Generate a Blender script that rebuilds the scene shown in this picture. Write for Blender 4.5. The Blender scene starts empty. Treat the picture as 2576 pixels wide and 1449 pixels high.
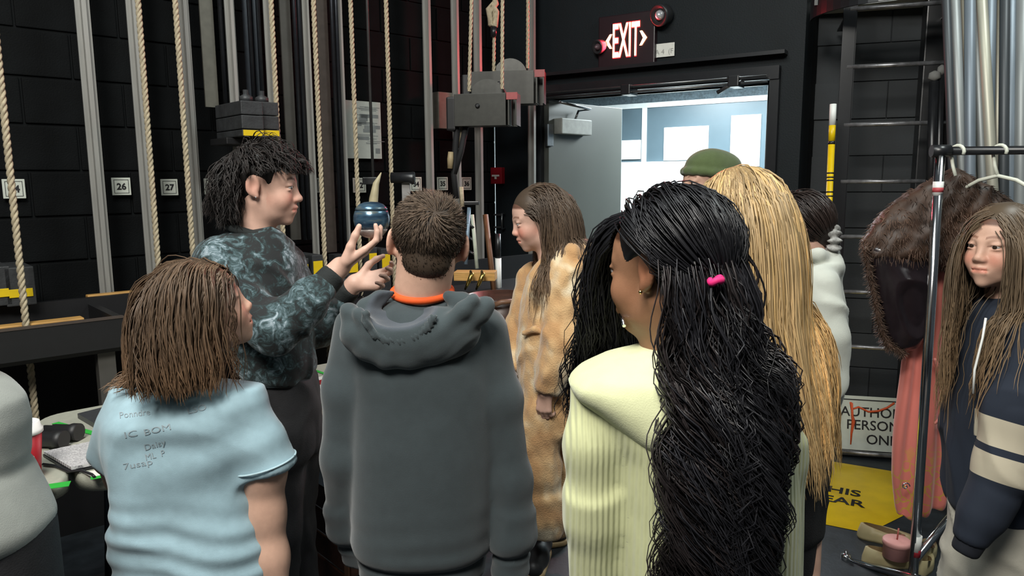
import bpy, bmesh, math, random
import numpy as np
from mathutils import Matrix, Vector
random.seed(7); rng = np.random.default_rng(11)
SC = bpy.context.scene; COL = SC.collection
# ---------------------------------------------------------------- camera
F = 1850.0; PITCH = math.radians(8.3); ROLL = math.radians(0.4); CAMZ = 1.5
fwd = np.array([0, math.cos(PITCH), -math.sin(PITCH)])
r0 = np.array([1.0, 0, 0]); u0 = np.cross(r0, fwd)
rgt = math.cos(ROLL)*r0 - math.sin(ROLL)*u0
upv = math.cos(ROLL)*u0 + math.sin(ROLL)*r0
CAM = np.array([0, 0, CAMZ])
cd = bpy.data.cameras.new('camera'); cam = bpy.data.objects.new('camera', cd); COL.objects.link(cam)
cd.sensor_fit = 'HORIZONTAL'; cd.sensor_width = 36.0; cd.lens = 36.0*F/2576; cd.clip_start = .05
cam.matrix_world = Matrix(((rgt[0], upv[0], -fwd[0], CAM[0]), (rgt[1], upv[1], -fwd[1], CAM[1]), (rgt[2], upv[2], -fwd[2], CAM[2]), (0, 0, 0, 1)))
SC.camera = cam
# ---------------------------------------------------------------- light
W = bpy.data.worlds.new('world'); SC.world = W; W.use_nodes = True
W.node_tree.nodes['Background'].inputs[0].default_value = (.62, .72, .80, 1)
W.node_tree.nodes['Background'].inputs[1].default_value = .055
def area(name, loc, aim, size, power, col, sy=None):
    l = bpy.data.lights.new(name, 'AREA'); l.energy = power; l.color = col; l.size = size
    if sy: l.shape = 'RECTANGLE'; l.size_y = sy
    o = bpy.data.objects.new(name, l); COL.objects.link(o); o.location = loc
    o.rotation_euler = (Vector(aim)-Vector(loc)).to_track_quat('-Z', 'Y').to_euler()
    return o
area('stage_work_light', (-.7, -.4, 3.5), (.2, 1.7, .9), 1.3, 92, (1, .97, .90), .8)
area('stage_work_light_2', (2.3, 1.9, 3.9), (1.3, 2.4, .8), 1.2, 30, (.92, 1, .97), .6)
area('stage_work_light_3', (-.9, 1.2, 3.9), (-.5, 2.4, .8), 1.2, 34, (.95, 1, .98), .6)
SC.view_settings.view_transform = 'Standard'; SC.view_settings.look = 'None'
SC.view_settings.exposure = 0.6; SC.view_settings.gamma = 1.0; SC.view_settings.use_curve_mapping = False
# ---------------------------------------------------------------- pixel helpers
def ray(px, py): return fwd + rgt*((px-1288)/F) - upv*((py-724.5)/F)
def at(px, py, Y): d = ray(px, py); return CAM + d*(Y/d[1])
def onz(px, py, z): d = ray(px, py); return CAM + d*((z-CAMZ)/d[2])
def onp(px, py, p0, n): d = ray(px, py); return CAM + d*(np.dot(np.asarray(p0)-CAM, n)/np.dot(d, n))
def nrm(v): v = np.asarray(v, float); return v/np.linalg.norm(v)
# ---------------------------------------------------------------- materials
MATS = {}
def lin(h):
    c = [int(h[i:i+2], 16)/255 for i in (1, 3, 5)]
    return tuple(x/12.92 if x <= .04045 else ((x+.055)/1.055)**2.4 for x in c)
def mat(name, col, rough=.6, metal=0.0, var=.12, scale=30, bump=0.0, bscale=None, spec=.5, emit=None, es=0, attr=False, sheen=0, trans=0, coat=0, aniso=0, vscale=None):
    if name in MATS: return MATS[name]
    m = bpy.data.materials.new(name); m.use_nodes = True; nt = m.node_tree; b = nt.nodes['Principled BSDF']
    c = lin(col) if isinstance(col, str) else col
    b.inputs['Roughness'].default_value = rough; b.inputs['Metallic'].default_value = metal
    b.inputs['Specular IOR Level'].default_value = spec
    if sheen: b.inputs['Sheen Weight'].default_value = sheen; b.inputs['Sheen Roughness'].default_value = .5
    if coat: b.inputs['Coat Weight'].default_value = coat
    if trans: b.inputs['Transmission Weight'].default_value = trans
    tc = nt.nodes.new('ShaderNodeTexCoord')
    n = nt.nodes.new('ShaderNodeTexNoise'); n.inputs['Scale'].default_value = scale; n.inputs['Detail'].default_value = 4
    if vscale:
        mp = nt.nodes.new('ShaderNodeMapping'); mp.inputs['Scale'].default_value = vscale
        nt.links.new(tc.outputs['Object'], mp.inputs[0]); nt.links.new(mp.outputs[0], n.inputs['Vector'])
    else: nt.links.new(tc.outputs['Object'], n.inputs['Vector'])
    r = nt.nodes.new('ShaderNodeValToRGB')
    r.color_ramp.elements[0].position = .3; r.color_ramp.elements[1].position = .7
    r.color_ramp.elements[0].color = (*[x*(1-var) for x in c], 1); r.color_ramp.elements[1].color = (*[min(1, x*(1+var)) for x in c], 1)
    nt.links.new(n.outputs['Fac'], r.inputs[0])
    if attr:
        a = nt.nodes.new('ShaderNodeAttribute'); a.attribute_name = 'Col'
        mx = nt.nodes.new('ShaderNodeMix'); mx.data_type = 'RGBA'; mx.blend_type = 'MULTIPLY'; mx.inputs[0].default_value = 1
        nt.links.new(r.outputs[0], mx.inputs[6]); nt.links.new(a.outputs['Color'], mx.inputs[7])
        nt.links.new(mx.outputs[2], b.inputs['Base Color'])
    else: nt.links.new(r.outputs[0], b.inputs['Base Color'])
    if bump:
        n2 = nt.nodes.new('ShaderNodeTexNoise'); n2.inputs['Scale'].default_value = bscale or scale*4; n2.inputs['Detail'].default_value = 3
        nt.links.new(tc.outputs['Object'], n2.inputs['Vector'])
        bp = nt.nodes.new('ShaderNodeBump'); bp.inputs['Strength'].default_value = bump; bp.inputs['Distance'].default_value = .004
        nt.links.new(n2.outputs['Fac'], bp.inputs['Height']); nt.links.new(bp.outputs[0], b.inputs['Normal'])
    if emit:
        b.inputs['Emission Color'].default_value = (*(lin(emit) if isinstance(emit, str) else emit), 1); b.inputs['Emission Strength'].default_value = es
    MATS[name] = m; return m
# ---------------------------------------------------------------- mesh helpers
def mesh_from(verts, faces, name='m', smooth=False):
    verts = np.asarray(verts, np.float32); me = bpy.data.meshes.new(name)
    if isinstance(faces, np.ndarray):
        nf, k = faces.shape
        me.vertices.add(len(verts)); me.vertices.foreach_set('co', verts.ravel())
        me.loops.add(nf*k); me.loops.foreach_set('vertex_index', faces.ravel().astype(np.int32))
        me.polygons.add(nf); me.polygons.foreach_set('loop_start', np.arange(0, nf*k, k, dtype=np.int32))
        me.update(calc_edges=True)
    else:
        me.from_pydata([tuple(map(float, v)) for v in verts], [], faces); me.update()
    if smooth: me.polygons.foreach_set('use_smooth', [True]*len(me.polygons))
    return me
def obj(name, me, m, parent=None, loc=(0, 0, 0), rz=0):
    if isinstance(me, bmesh.types.BMesh):
        b = me; me = bpy.data.meshes.new(name); b.normal_update(); b.to_mesh(me); b.free()
    o = bpy.data.objects.new(name, me); COL.objects.link(o)
    if m and not me.materials: me.materials.append(m)
    o.location = [float(x) for x in loc]; o.rotation_euler = (0, 0, rz)
    if parent: o.parent = parent
    return o
def thing(name, label, cat, loc=(0, 0, 0), rz=0, group=None):
    o = bpy.data.objects.new(name, None); COL.objects.link(o); o.empty_display_size = .1
    o.location = [float(x) for x in loc]; o.rotation_euler = (0, 0, rz)
    o['label'] = label; o['category'] = cat
    if group: o['group'] = group
    return o
def tag(o, label, cat, group=None):
    o['label'] = label; o['category'] = cat
    if group: o['group'] = group
    return o
def struct(o): o['kind'] = 'structure'; return o
def B(bm, x0, x1, y0, y1, z0, z1, bev=0):
    r = bmesh.ops.create_cube(bm, size=1)
    bmesh.ops.scale(bm, vec=(x1-x0, y1-y0, z1-z0), verts=r['verts'])
    bmesh.ops.translate(bm, vec=((x0+x1)/2, (y0+y1)/2, (z0+z1)/2), verts=r['verts'])
    if bev:
        es = {e for v in r['verts'] for e in v.link_edges}
        bmesh.ops.bevel(bm, geom=list(es), offset=bev, segments=2, affect='EDGES', profile=.6)
    return bm
def box(x0, x1, y0, y1, z0, z1, bev=0): return B(bmesh.new(), x0, x1, y0, y1, z0, z1, bev)
def tube_pts(bm, pts, rad, sides=10, close=True):
    pts = [np.asarray(p, float) for p in pts]; n = len(pts)
    rad = rad if hasattr(rad, '__len__') else [rad]*n
    rings = []; ref = None
    for i, p in enumerate(pts):
        t = nrm(pts[min(i+1, n-1)]-pts[max(i-1, 0)])
        if ref is None: ref = nrm(np.cross(t, [0, 0, 1] if abs(t[2]) < .9 else [1, 0, 0]))
        u = nrm(ref - t*np.dot(ref, t)); ref = u; v = np.cross(t, u)
        rings.append([bm.verts.new(p+rad[i]*(math.cos(a)*u+math.sin(a)*v)) for a in [2*math.pi*k/sides for k in range(sides)]])
    for a, b in zip(rings, rings[1:]):
        for k in range(sides):
            f = bm.faces.new((a[k], a[(k+1) % sides], b[(k+1) % sides], b[k])); f.smooth = True
    if close:
        bm.faces.new(rings[0][::-1]); bm.faces.new(rings[-1])
    return bm
def tube(pts, rad, sides=10): return tube_pts(bmesh.new(), pts, rad, sides)
def lathe(prof, sides=24, bm=None, c=(0, 0, 0)):
    bm = bm or bmesh.new(); rings = []
    for r, z in prof:
        rings.append([bm.verts.new((c[0]+max(r, 1e-4)*math.cos(a), c[1]+max(r, 1e-4)*math.sin(a), c[2]+z)) for a in [2*math.pi*k/sides for k in range(sides)]])
    for a, b in zip(rings, rings[1:]):
        for k in range(sides):
            f = bm.faces.new((a[k], a[(k+1) % sides], b[(k+1) % sides], b[k])); f.smooth = True
    bm.faces.new(rings[0][::-1]); bm.faces.new(rings[-1])
    return bm
def xform(bm, M): bmesh.ops.transform(bm, matrix=Matrix(M), verts=bm.verts); return bm
def textmesh(s, size, depth=.001, bold=0.0, align='CENTER', sx=1.0):
    c = bpy.data.curves.new('txt', 'FONT'); c.body = s; c.size = size; c.extrude = depth; c.offset = bold; c.align_x = align; c.resolution_u = 3
    o = bpy.data.objects.new('txt', c); COL.objects.link(o); bpy.context.view_layer.update()
    me = bpy.data.meshes.new_from_object(o.evaluated_get(bpy.context.evaluated_depsgraph_get()))
    bpy.data.objects.remove(o); bpy.data.curves.remove(c)
    if sx != 1: me.transform(Matrix.Diagonal((sx, 1, 1, 1)))
    return me
def frame4(o, x, y, z):  # 4x4 from origin and axes
    M = np.eye(4); M[:3, 0] = x; M[:3, 1] = y; M[:3, 2] = z; M[:3, 3] = o; return M
Zv = np.array([0, 0, 1.0])
# ================================================================ setting
m_black = mat('black_paint', (.004, .0046, .0052), .75, spec=.25, var=.25, scale=6, bump=.3, bscale=90)
m_block = mat('black_block_paint', (.0024, .0030, .0034), .75, var=.3, scale=9, bump=.4, bscale=140, spec=.14)
m_mortar = mat('black_mortar', (.0045, .0055, .006), .8, spec=.15)
m_teal = mat('blue_black_wall_paint', (.0048, .0080, .0102), .6, spec=.25, var=.15, scale=5, bump=.2, bscale=120)
m_grey = mat('charcoal_wall_paint', (.030, .035, .039), .7, var=.12, scale=4, bump=.25, bscale=90)
m_floor = mat('black_stage_floor', (.022, .028, .034), .5, var=.35, scale=14, bump=.25, bscale=60)
m_steel = mat('black_steel', (.012, .013, .015), .35, spec=.6, var=.2)
m_alu = mat('aluminium_rail', (.30, .295, .275), .5, metal=.4, var=.12, scale=8, vscale=(6, 6, .6))
m_taupe = mat('taupe_steel', (.10, .095, .085), .5, metal=.3, var=.15, scale=10)
m_rod = mat('dark_rod', (.05, .055, .065), .3, metal=.8)
m_rope = mat('hemp_rope', '#b3a68c', .9, var=.2, scale=60, bump=.5, bscale=400)
m_yellow = mat('yellow_plate', '#d9b90c', .5, var=.06)
m_chrome = mat('chrome', (.62, .64, .66), .16, metal=1.0, var=.05)
m_white = mat('white_plastic', '#e4e6e2', .5, var=.04)
m_paper = mat('white_paper', '#dcdcd4', .8, var=.05)
m_ink = mat('black_ink', (.01, .01, .012), .6)
m_wood = mat('pine_wood', '#b98d4e', .55, var=.25, scale=12, vscale=(1, 8, 8))
m_brown = mat('dark_brown_wood', '#3a241a', .4, var=.3, scale=9, vscale=(1, 7, 7))
# floor
bm = box(-6, 6, -3, 9, -.1, 0); fl = struct(obj('floor', bm, m_floor))
# left block wall: line through two measured points
WL0 = np.array([-.793, 4.475, 0]); WLd = nrm([.743, .669, 0]); WLn = np.array([WLd[1], -WLd[0], 0])  # normal towards the camera
WE0 = np.array([1.42, 4.10, 0]); WEd = nrm([.839, -.545, 0]); WEn = np.array([-.545, -.839, 0]); WEn = nrm(WEn)
def wl(px, py, off=0): return onp(px, py, WL0+WLn*off, WLn)
def we(px, py, off=0): return onp(px, py, WE0+WEn*off, WEn)
ang_l = math.atan2(WLd[1], WLd[0]); ang_e = math.atan2(WEd[1], WEd[0])
# corner of the two walls
A = np.array([WLd[:2], -WEd[:2]]).T; tt = np.linalg.solve(A, (WE0-WL0)[:2]); CORN = WL0+WLd*tt[0]
SL0, SL1 = -2.6, float(tt[0])
wallL = struct(obj('wall_left', box(SL0, SL1, .012, .2, 0, 4.2), m_mortar, None, WL0, ang_l))
bw, bh, jt = .4064, .2032, .010
bmesh_full = box(jt/2, bw-jt/2, 0, .05, jt/2, bh-jt/2, .004); me_full = bpy.data.meshes.new('block'); bmesh_full.to_mesh(me_full); bmesh_full.free(); me_full.materials.append(m_block)
half = {}
off0 = float(wl(300, 540)[2]) % bh
for c in range(2, 17):
    z = (c-1)*bh+off0
    x = SL0 + (0 if c % 2 else bw/2)
    while x < SL1-.06:
        w = min(bw, SL1-x); me = me_full
        if w < bw-.01:
            k = round(w, 3)
            if k not in half:
                b2 = box(jt/2, w-jt/2, 0, .05, jt/2, bh-jt/2, .004); mm = bpy.data.meshes.new('block'); b2.to_mesh(mm); b2.free(); mm.materials.append(m_block); half[k] = mm
            me = half[k]
        if z > .5: obj('block', me, None, wallL, (x, random.uniform(-.0015, .0015), z))
        x += bw
# exit wall, in its own frame: x along the wall to the right, y into the corridor
def eloc(p): d = np.asarray(p)-WE0; return np.array([d@WEd, -(d@WEn), d[2]])
DL = eloc(we(1368, 400))[0]; DR = eloc(we(1932, 400))[0]; DH = eloc(we(1900, 205))[2]
XL = (CORN-WE0)@WEd; XR = eloc(we(2016, 300))[0]
bm = bmesh.new(); B(bm, XL, DL, 0, .2, 0, 4.2); B(bm, DR, XR, 0, .2, 0, 4.2); B(bm, DL, DR, 0, .2, DH, 4.2)
struct(obj('wall_back', bm, m_teal, None, WE0, ang_e))
bm = bmesh.new(); B(bm, XR-.02, XR, .2, 1.2, 0, 4.2); struct(obj('wall_return', bm, m_black, None, WE0, ang_e))
# wall behind the ladder
LAD = nrm([.95, -.31, 0]); LADn = np.array([-LAD[1]*-1, 0, 0])
LADn = nrm([-.31, -.95, 0]); LP0 = at(2240, 800, 3.72)
ang_r = math.atan2(LAD[1], LAD[0])
RW0 = LP0 - LADn*.42; RW0[2] = 0
def rwp(px, py, off=0): return onp(px, py, RW0+LADn*off, LADn)
def rloc(p): d = np.asarray(p)-RW0; return np.array([d@LAD, -(d@LADn), d[2]])
xa = rloc(rwp(2018, 400))[0]; xb = rloc(rwp(2700, 400))[0]+1.0
wallR = struct(obj('wall_right', box(xa-.2, xb, .06, .2, 0, 4.2), m_grey, None, RW0, ang_r))
for c in range(0, 17):
    x = xa+.02 + (0 if c % 2 else bw/2)
    while x < xa+1.4:
        me = bpy.data.meshes.get('grey_block')
        if not me:
            b2 = box(jt/4, bw-jt/4, .045, .06, jt/4, bh-jt/4, .002); me = bpy.data.meshes.new('grey_block'); b2.to_mesh(me); b2.free(); me.materials.append(m_grey)
        obj('block', me, None, wallR, (x, .002*(c % 3), c*bh)); x += bw
# header, door frame and door track
fr = thing('door_1', 'black steel frame and header track of the open doorway', 'door frame', WE0, ang_e); del fr['category']; struct(fr)
m_fr = mat('black_gloss_frame', (.010, .011, .013), .28, spec=.6)
obj('jamb', box(DL-.05, DL, -.04, .22, 0, DH+.06), m_fr, fr); obj('jamb', box(DR, DR+.05, -.04, .22, 0, DH+.06), m_fr, fr)
obj('head', box(DL-.05, DR+.05, -.05, .22, DH, DH+.07), m_fr, fr)
obj('header_ledge', box(DL-.05, DR+.08, -.075, 0, DH+.125, DH+.145), m_fr, fr)
m_rail = mat('worn_steel_rail', (.22, .23, .24), .3, metal=.9)
obj('track_rod', tube([(DL+.02, -.06, DH-.012), (DR-.005, -.06, DH-.012)], .008), m_rail, fr)
obj('track_rod', tube([(DL+.02, -.085, DH+.018), (DR-.005, -.085, DH+.018)], .006), m_rail, fr)
for k, x in enumerate((DL+.43*(DR-DL), DL+.875*(DR-DL))):
    obj('bracket', box(x-.03, x+.03, -.1, .02, DH-.03, DH+.03, .006), m_fr, fr)
x = DL+.875*(DR-DL)
obj('catch_lever', tube([(x-.09, -.08, DH-.055), (x-.02, -.08, DH-.02), (x+.04, -.08, DH)], [.012, .01, .008]), m_rail, fr)
# corridor
CW = 2.2
ZC = float(onp(1570, 269, WE0-WEn*CW, WEn)[2]); CZ = ZC+.24
m_cor = mat('corridor_blue_wall', (.085, .125, .15), .35, var=.1, scale=3)
m_cgl = mat('corridor_pale_wall', (.62, .66, .66), .5, var=.04)
cor = struct(obj('wall_corridor', box(XL-1.5, XR+2.5, CW, CW+.1, 0, 2.6), m_cor, None, WE0, ang_e))
struct(obj('ceiling_corridor', box(XL-1.5, XR+2.5, .2, CW+.1, CZ, CZ+.04), m_cgl, None, WE0, ang_e))
struct(obj('wall_corridor_end', box(XR+2.4, XR+2.5, .2, CW, 0, CZ), m_cgl, None, WE0, ang_e))
struct(obj('wall_corridor_far', box(XL-1.5, XL-1.4, .2, CW, 0, CZ), m_cgl, None, WE0, ang_e))
def cw(px, py): d = eloc(onp(px, py, WE0-WEn*CW, WEn)); return d
def cpanel(name, x0, y0, x1, y1, m, label, cat, th=.012):
    a = cw(x0, y1); b = cw(x1, y0)
    o = obj(name, box(a[0], b[0], CW-th, CW-.001, a[2], b[2], .002), m, None, WE0, ang_e); return tag(o, label, cat) if cat else o
m_sheet = mat('bright_white_sheet', (.86, .88, .86), .6, var=.02)
struct(obj('trim_1', box(XL-1.4, XR+2.4, CW-.012, CW-.001, ZC-.022, ZC+.022, .002), m_cgl, None, WE0, ang_e))
o = cpanel('trim_2', 1614, 262, 1629, 420, m_cgl, 'white vertical trim strip on the corridor wall', None); struct(o)
struct(obj('trim_3', box(XL-1.4, XR+2.4, CW-.008, CW-.001, ZC+.022, CZ-.05), mat('rough_grey_lintel', (.055, .08, .095), .7, var=.4, scale=60, bump=.6), None, WE0, ang_e))
cpanel('paper_sheet', 1670, 316, 1784, 404, m_sheet, 'square white paper pinned in the middle of the corridor wall', 'paper')
p = cpanel('paper_poster', 1836, 287, 1916, 420, m_sheet, 'tall white notice with faint grey heading right of the square paper', 'poster')
a = cw(1876, 322); obj('lettering', textmesh('AUDITIONS', .042, .0005), mat('faint_grey_print', (.42, .45, .46), .8), p).matrix_local = Matrix(frame4((a[0], CW-.0135, a[2]), (1, 0, 0), (0, 0, 1), (0, -1, 0)))
cpanel('notice_board', 1500, 403, 1830, 640, m_sheet, 'large white notice board behind the green beanie', 'notice board', .03)
cpanel('whiteboard', 1536, 352, 1613, 402, m_sheet, 'small white board beside the open door edge', 'whiteboard', .02)
m_lamp = mat('corridor_lamp_diffuser', (1, 1, 1), .5, emit=(.86, .97, 1), es=7)
for k, (x0, x1) in enumerate(((DL-.1, DL+.55), (DL+.75, DL+1.35), (DL+1.55, DL+2.1))):
    o = thing('ceiling_light', ('corridor ceiling light panel nearest the open door leaf', 'corridor ceiling light panel in the middle of the doorway', 'corridor ceiling light panel at the right of the doorway')[k], 'ceiling light', WE0, ang_e, 'corridor ceiling lights')
    obj('frame', box(x0-.03, x1+.03, .92, 1.58, CZ-.03, CZ-.001), m_cgl, o); obj('diffuser', box(x0, x1, .95, 1.55, CZ-.05, CZ-.029, .004), m_lamp, o)
    l = bpy.data.lights.new('corridor_lamp', 'AREA'); l.energy = 42; l.size = .55; l.color = (.86, .97, 1)
    lo = bpy.data.objects.new('corridor_lamp', l); COL.objects.link(lo); pw = WE0+WEd*(x0+x1)/2-WEn*1.25; lo.location = (pw[0], pw[1], CZ-.06)
# open door leaf, hinged at the left jamb
hinge = WE0+WEd*(DL+.02); fe = at(1556, 500, 5.44); ld = fe-hinge; ld[2] = 0; LW = np.linalg.norm(ld); ld = nrm(ld)
dl = thing('door_2', 'olive grey steel door leaf standing open into the corridor', 'door', hinge, math.atan2(ld[1], ld[0])); del dl['category']; struct(dl)
m_leaf = mat('olive_grey_door', (.078, .083, .074), .38, var=.06, scale=3)
obj('leaf', box(0, LW, -.02, .025, .01, DH-.02, .002), m_leaf, dl)
obj('door_edge', box(LW, LW+.004, -.018, .023, .01, DH-.02), mat('lit_door_edge', (.35, .42, .44), .5), dl)  # light catching the leaf's free edge is put into this paler colour
obj('push_bar', box(.12, LW-.06, -.075, -.05, 1.0, 1.04, .006), mat('ivory_bar', '#c9c8b4', .4), dl)
obj('push_bar_end', box(.1, .16, -.075, -.02, .985, 1.055, .004), m_rail, dl); obj('push_bar_end', box(LW-.12, LW-.05, -.075, -.02, .985, 1.055, .004), m_rail, dl)
cl = obj('door_closer', box(.05, .36, -.09, -.02, DH-.23, DH-.13, .006), mat('closer_grey', (.26, .27, .25), .5), dl)
obj('closer_arm', tube([(.22, -.06, DH-.13), (.24, -.07, DH-.075), (.33, -.10, DH-.06), (-.05, -.16, DH-.045)], .008), m_rail, cl)
for z in (.25, 1.0, 1.72): obj('hinge', box(-.03, .03, -.035, -.012, z, z+.14, .003), m_rail, dl)
# exit sign
ES = we(1582, 103); Mx = frame4(ES+WEn*.03, WEd, Zv, WEn)
ex = thing('exit_sign', 'red glowing EXIT sign with arrows above the doorway', 'exit sign', (0, 0, 0)); ex.matrix_world = Matrix(Mx)
sc_e = np.linalg.norm(we(1632, 103)-we(1532, 103))/100
hw, hh = 70*sc_e, 58*sc_e
obj('housing', box(-hw, hw, -hh, hh, -.03, .012, .006), mat('exit_housing', (.012, .003, .006), .4), ex)
m_em = mat('exit_glow', (1, .5, .3), .5, emit=(1.0, .42, .20), es=5); m_em2 = mat('exit_red_fringe_glow', (.5, .02, .02), .5, emit=(1.0, .015, .03), es=1.6)
t = textmesh('EXIT', 106*sc_e, .002, .0025, sx=.62); w = max(v.co.x for v in t.vertices); t.transform(Matrix.Diagonal((34*sc_e/w, 1, 1, 1)))
o = obj('letters', t, m_em, ex); o.location = (0, -36*sc_e, .0165)
t2 = textmesh('EXIT', 106*sc_e, .001, .0075, sx=.62); t2.transform(Matrix.Diagonal((34*sc_e/w, 1, 1, 1))); obj('letter_glow', t2, m_em2, ex).location = (0, -36*sc_e, .0135)  # bolder red letters behind, added to imitate the glow fringing the bright ones
for s in (-1, 1):
    b2 = bmesh.new(); x0 = 40*sc_e*s; x1 = 52*sc_e*s; d = 16*sc_e; w = 6*sc_e
    vs = [b2.verts.new((x, y, .016)) for x, y in ((x0, d), (x1, 0), (x0, -d), (x0-w*s, -d), (x1-w*1.6*s, 0), (x0-w*s, d))]
    f1 = b2.faces.new((vs[0], vs[1], vs[4], vs[5])[::-s]); f2 = b2.faces.new((vs[1], vs[2], vs[3], vs[4])[::-s])
    bmesh.ops.solidify(b2, geom=[f1, f2], thickness=.003)
    obj('arrow', b2, m_em, ex)
l = bpy.data.lights.new('exit_light', 'AREA'); l.energy = 8; l.color = (1, .03, .06); l.shape = 'RECTANGLE'; l.size = hw*1.4; l.size_y = hh*1.2
lo = bpy.data.objects.new('exit_light', l); COL.objects.link(lo); lo.matrix_world = Matrix(frame4(ES+WEn*.055, WEd, -Zv, -WEn))
# emergency lamp heads beside the sign
for (px, py, rr, lab) in ((1660, 38, .062, 'black round emergency lamp head above right of the EXIT sign'), (1505, 118, .042, 'small dark emergency lamp head left of the EXIT sign')):
    p = we(px, py, .07); q = thing('emergency_lamp', lab, 'lamp', (0, 0, 0), 0, 'emergency lamp heads'); q.matrix_world = Matrix(frame4(p, WEd, Zv, WEn)) @ Matrix.Rotation(math.radians(-18), 4, 'Y') @ Matrix.Rotation(math.radians(14), 4, 'X')
    obj('shell', lathe([(rr*.5, -.07), (rr*.9, -.05), (rr, 0), (rr, .012), (rr*.86, .016), (rr*.62, .0)], 28), mat('lamp_shell', (.02, .021, .023), .4), q)
    obj('bulb', lathe([(rr*.5, -.01), (rr*.42, .012), (rr*.2, .026), (.002, .03)], 20), mat('lamp_bulb', (.8, .82, .85), .12, metal=.6) if rr > .05 else mat('lamp_shell2', (.1, .06, .07), .3), q)
    obj('stem', tube([(0, 0, -.06), (0, -.0, -.1)], .015), m_steel, q)
p = we(1671, 126, .012); o = tag(obj('paper_note', box(-.062, .062, -.038, .038, -.001, .001), m_paper), 'cream paper note taped right of the EXIT sign', 'note'); o.matrix_world = Matrix(frame4(p, WEd, Zv, WEn))
obj('scribble', textmesh('A 4  (F', .04, .0003), mat('grey_pencil', (.3, .3, .28), .8), o).location = (0, -.022, .0015)
p = we(1627, 161, .012); o = tag(obj('wall_label', box(-.02, .02, -.004, .004, 0, .003), m_paper), 'tiny pale label stuck just below the EXIT sign', 'label'); o.matrix_world = Matrix(frame4(p, WEd, Zv, WEn))
# fire alarm pull and latch on the dark wall
p = we(1250, 442, .03); q = thing('fire_alarm', 'small red fire alarm pull box on the black wall', 'fire alarm'); q.matrix_world = Matrix(frame4(p, WEd, Zv, WEn))
obj('body', box(-.045, .045, -.055, .055, -.03, .012, .004), mat('alarm_red', '#8e1320', .4), q)
obj('pull_bar', box(-.028, .028, -.006, .006, .012, .022, .002), m_white, q); obj('pull_stem', box(-.006, .006, -.022, -.006, .012, .02), m_white, q)
p = we(1258, 557, .02); q = thing('door_latch', 'steel pull latch on the black wall left of the doorway', 'latch'); q.matrix_world = Matrix(frame4(p, WEd, Zv, WEn))
for y in (.045, -.04): obj('strap', box(-.05, .02, y-.006, y+.006, 0, .008, .002), m_rail, q)
obj('grip', tube([(.035, .05, 0), (.035, .055, .03), (.035, -.05, .03), (.035, -.045, 0)], .007), m_rail, q)
# ================================================================ counterweight fly system on the left wall
def wframe(p): return frame4(p, WLd, WLn*-1, Zv)      # x along wall, y into wall, z up
def place(o, p, M=None): o.matrix_world = Matrix(wframe(p)); return o
def rail_mesh(w, z0, z1, m):
    bm = bmesh.new(); B(bm, -w/2, w/2, 0, .008, z0, z1); B(bm, -w*.16, w*.16, -.028, 0, z0, z1); B(bm, w/2-.007, w/2, .008, .05, z0, z1)
    return bm
rails = [(236, 350, .056, 'leftmost pale aluminium guide rail beside number 26'), (360, 350, .055, 'pale guide rail right behind the rope between numbers 26 and 27'),
         (483, 350, .05, 'pale guide rail behind the rope right of number 27'), (588, 200, .046, 'guide rail rising behind the stacked weights, pinkish in the exit light'),
         (682, 200, .04, 'narrow guide rail beside the rope above the floral sweatshirt'), (776, 200, .034, 'guide rail with a red glow left of the pinned plan'),
         (858, 200, .036, 'guide rail with a bright red glow touching the pinned plan'), (1077, 200, .052, 'guide rail with a small vivid red patch near number 34'),
         (1146, 150, .05, 'guide rail rising behind the nearer pulley housing'), (1207, 500, .058, 'guide rail standing left of the red fire alarm'),
         (1338, 360, .055, 'short guide rail left of the olive door leaf')]
for px, py, w, lab in rails:
    off = .26 if px != 1338 else .1
    p = wl(px, py, off) if px != 1338 else we(px, py, .12); p[2] = 0
    o = tag(obj('guide_rail', rail_mesh(w, .35, 4.0, m_alu), m_alu), lab, 'rail', 'fly system guide rails')
    if px == 1338: o.matrix_world = Matrix(frame4(p, WLd, -WLn, Zv))
    else: place(o, p)
# twisted rope mesh, three strands
def rope_mesh(L, R, pitch=.075, seg=9):
    n = int(L/pitch*seg); t = np.linspace(0, 1, n); V = []; Fc = []
    for s in range(3):
        a = 2*np.pi*(t*L/pitch)+s*2*np.pi/3
        c = np.stack([R*.5*np.cos(a), R*.5*np.sin(a), t*L], 1); k = 6; base = sum(len(v) for v in V)
        th = np.linspace(0, 2*np.pi, k, endpoint=False)
        ring = c[:, None, :] + R*.56*np.stack([np.cos(th)[None]*np.ones((n, 1)), np.sin(th)[None]*np.ones((n, 1)), np.zeros((n, k))], 2)
        V.append(ring.reshape(-1, 3)); i = np.arange(n-1)[:, None]*k; j = np.arange(k)[None]
        q = np.stack([i+j, i+(j+1) % k, i+k+(j+1) % k, i+k+j], 2).reshape(-1, 4)+base; Fc.append(q)
    me = mesh_from(np.concatenate(V), np.concatenate(Fc), 'rope', True); me.materials.append(m_rope); return me
me_rope = rope_mesh(3.9, .0125); me_thin = rope_mesh(2.6, .0095)
ropes = [(22, 400, .66, None, 'leftmost hand rope hanging past the number 24 plate'), (374, 350, .40, None, 'hand rope hanging in front of the rail between 26 and 27'),
         (465, 350, .40, None, 'hand rope hanging right of number 27'), (692, 200, .44, None, 'hand rope beside the stacked weights, passing behind the floral sweatshirt'),
         (797, 200, .44, None, 'hand rope passing between the floral sweatshirt and the raised hand'), (889, 200, .42, None, 'hand rope in front of the number 32 plate and pinned plan'),
         (980, 300, .44, None, 'hand rope touching the raised blue jar'), ]
for px, py, off, _, lab in ropes:
    p = wl(px, py, off); p[2] = .2
    o = tag(obj('hand_rope', me_rope, None), lab, 'rope', 'fly system hand ropes'); place(o, p)
    if px == 797: pass
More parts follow.
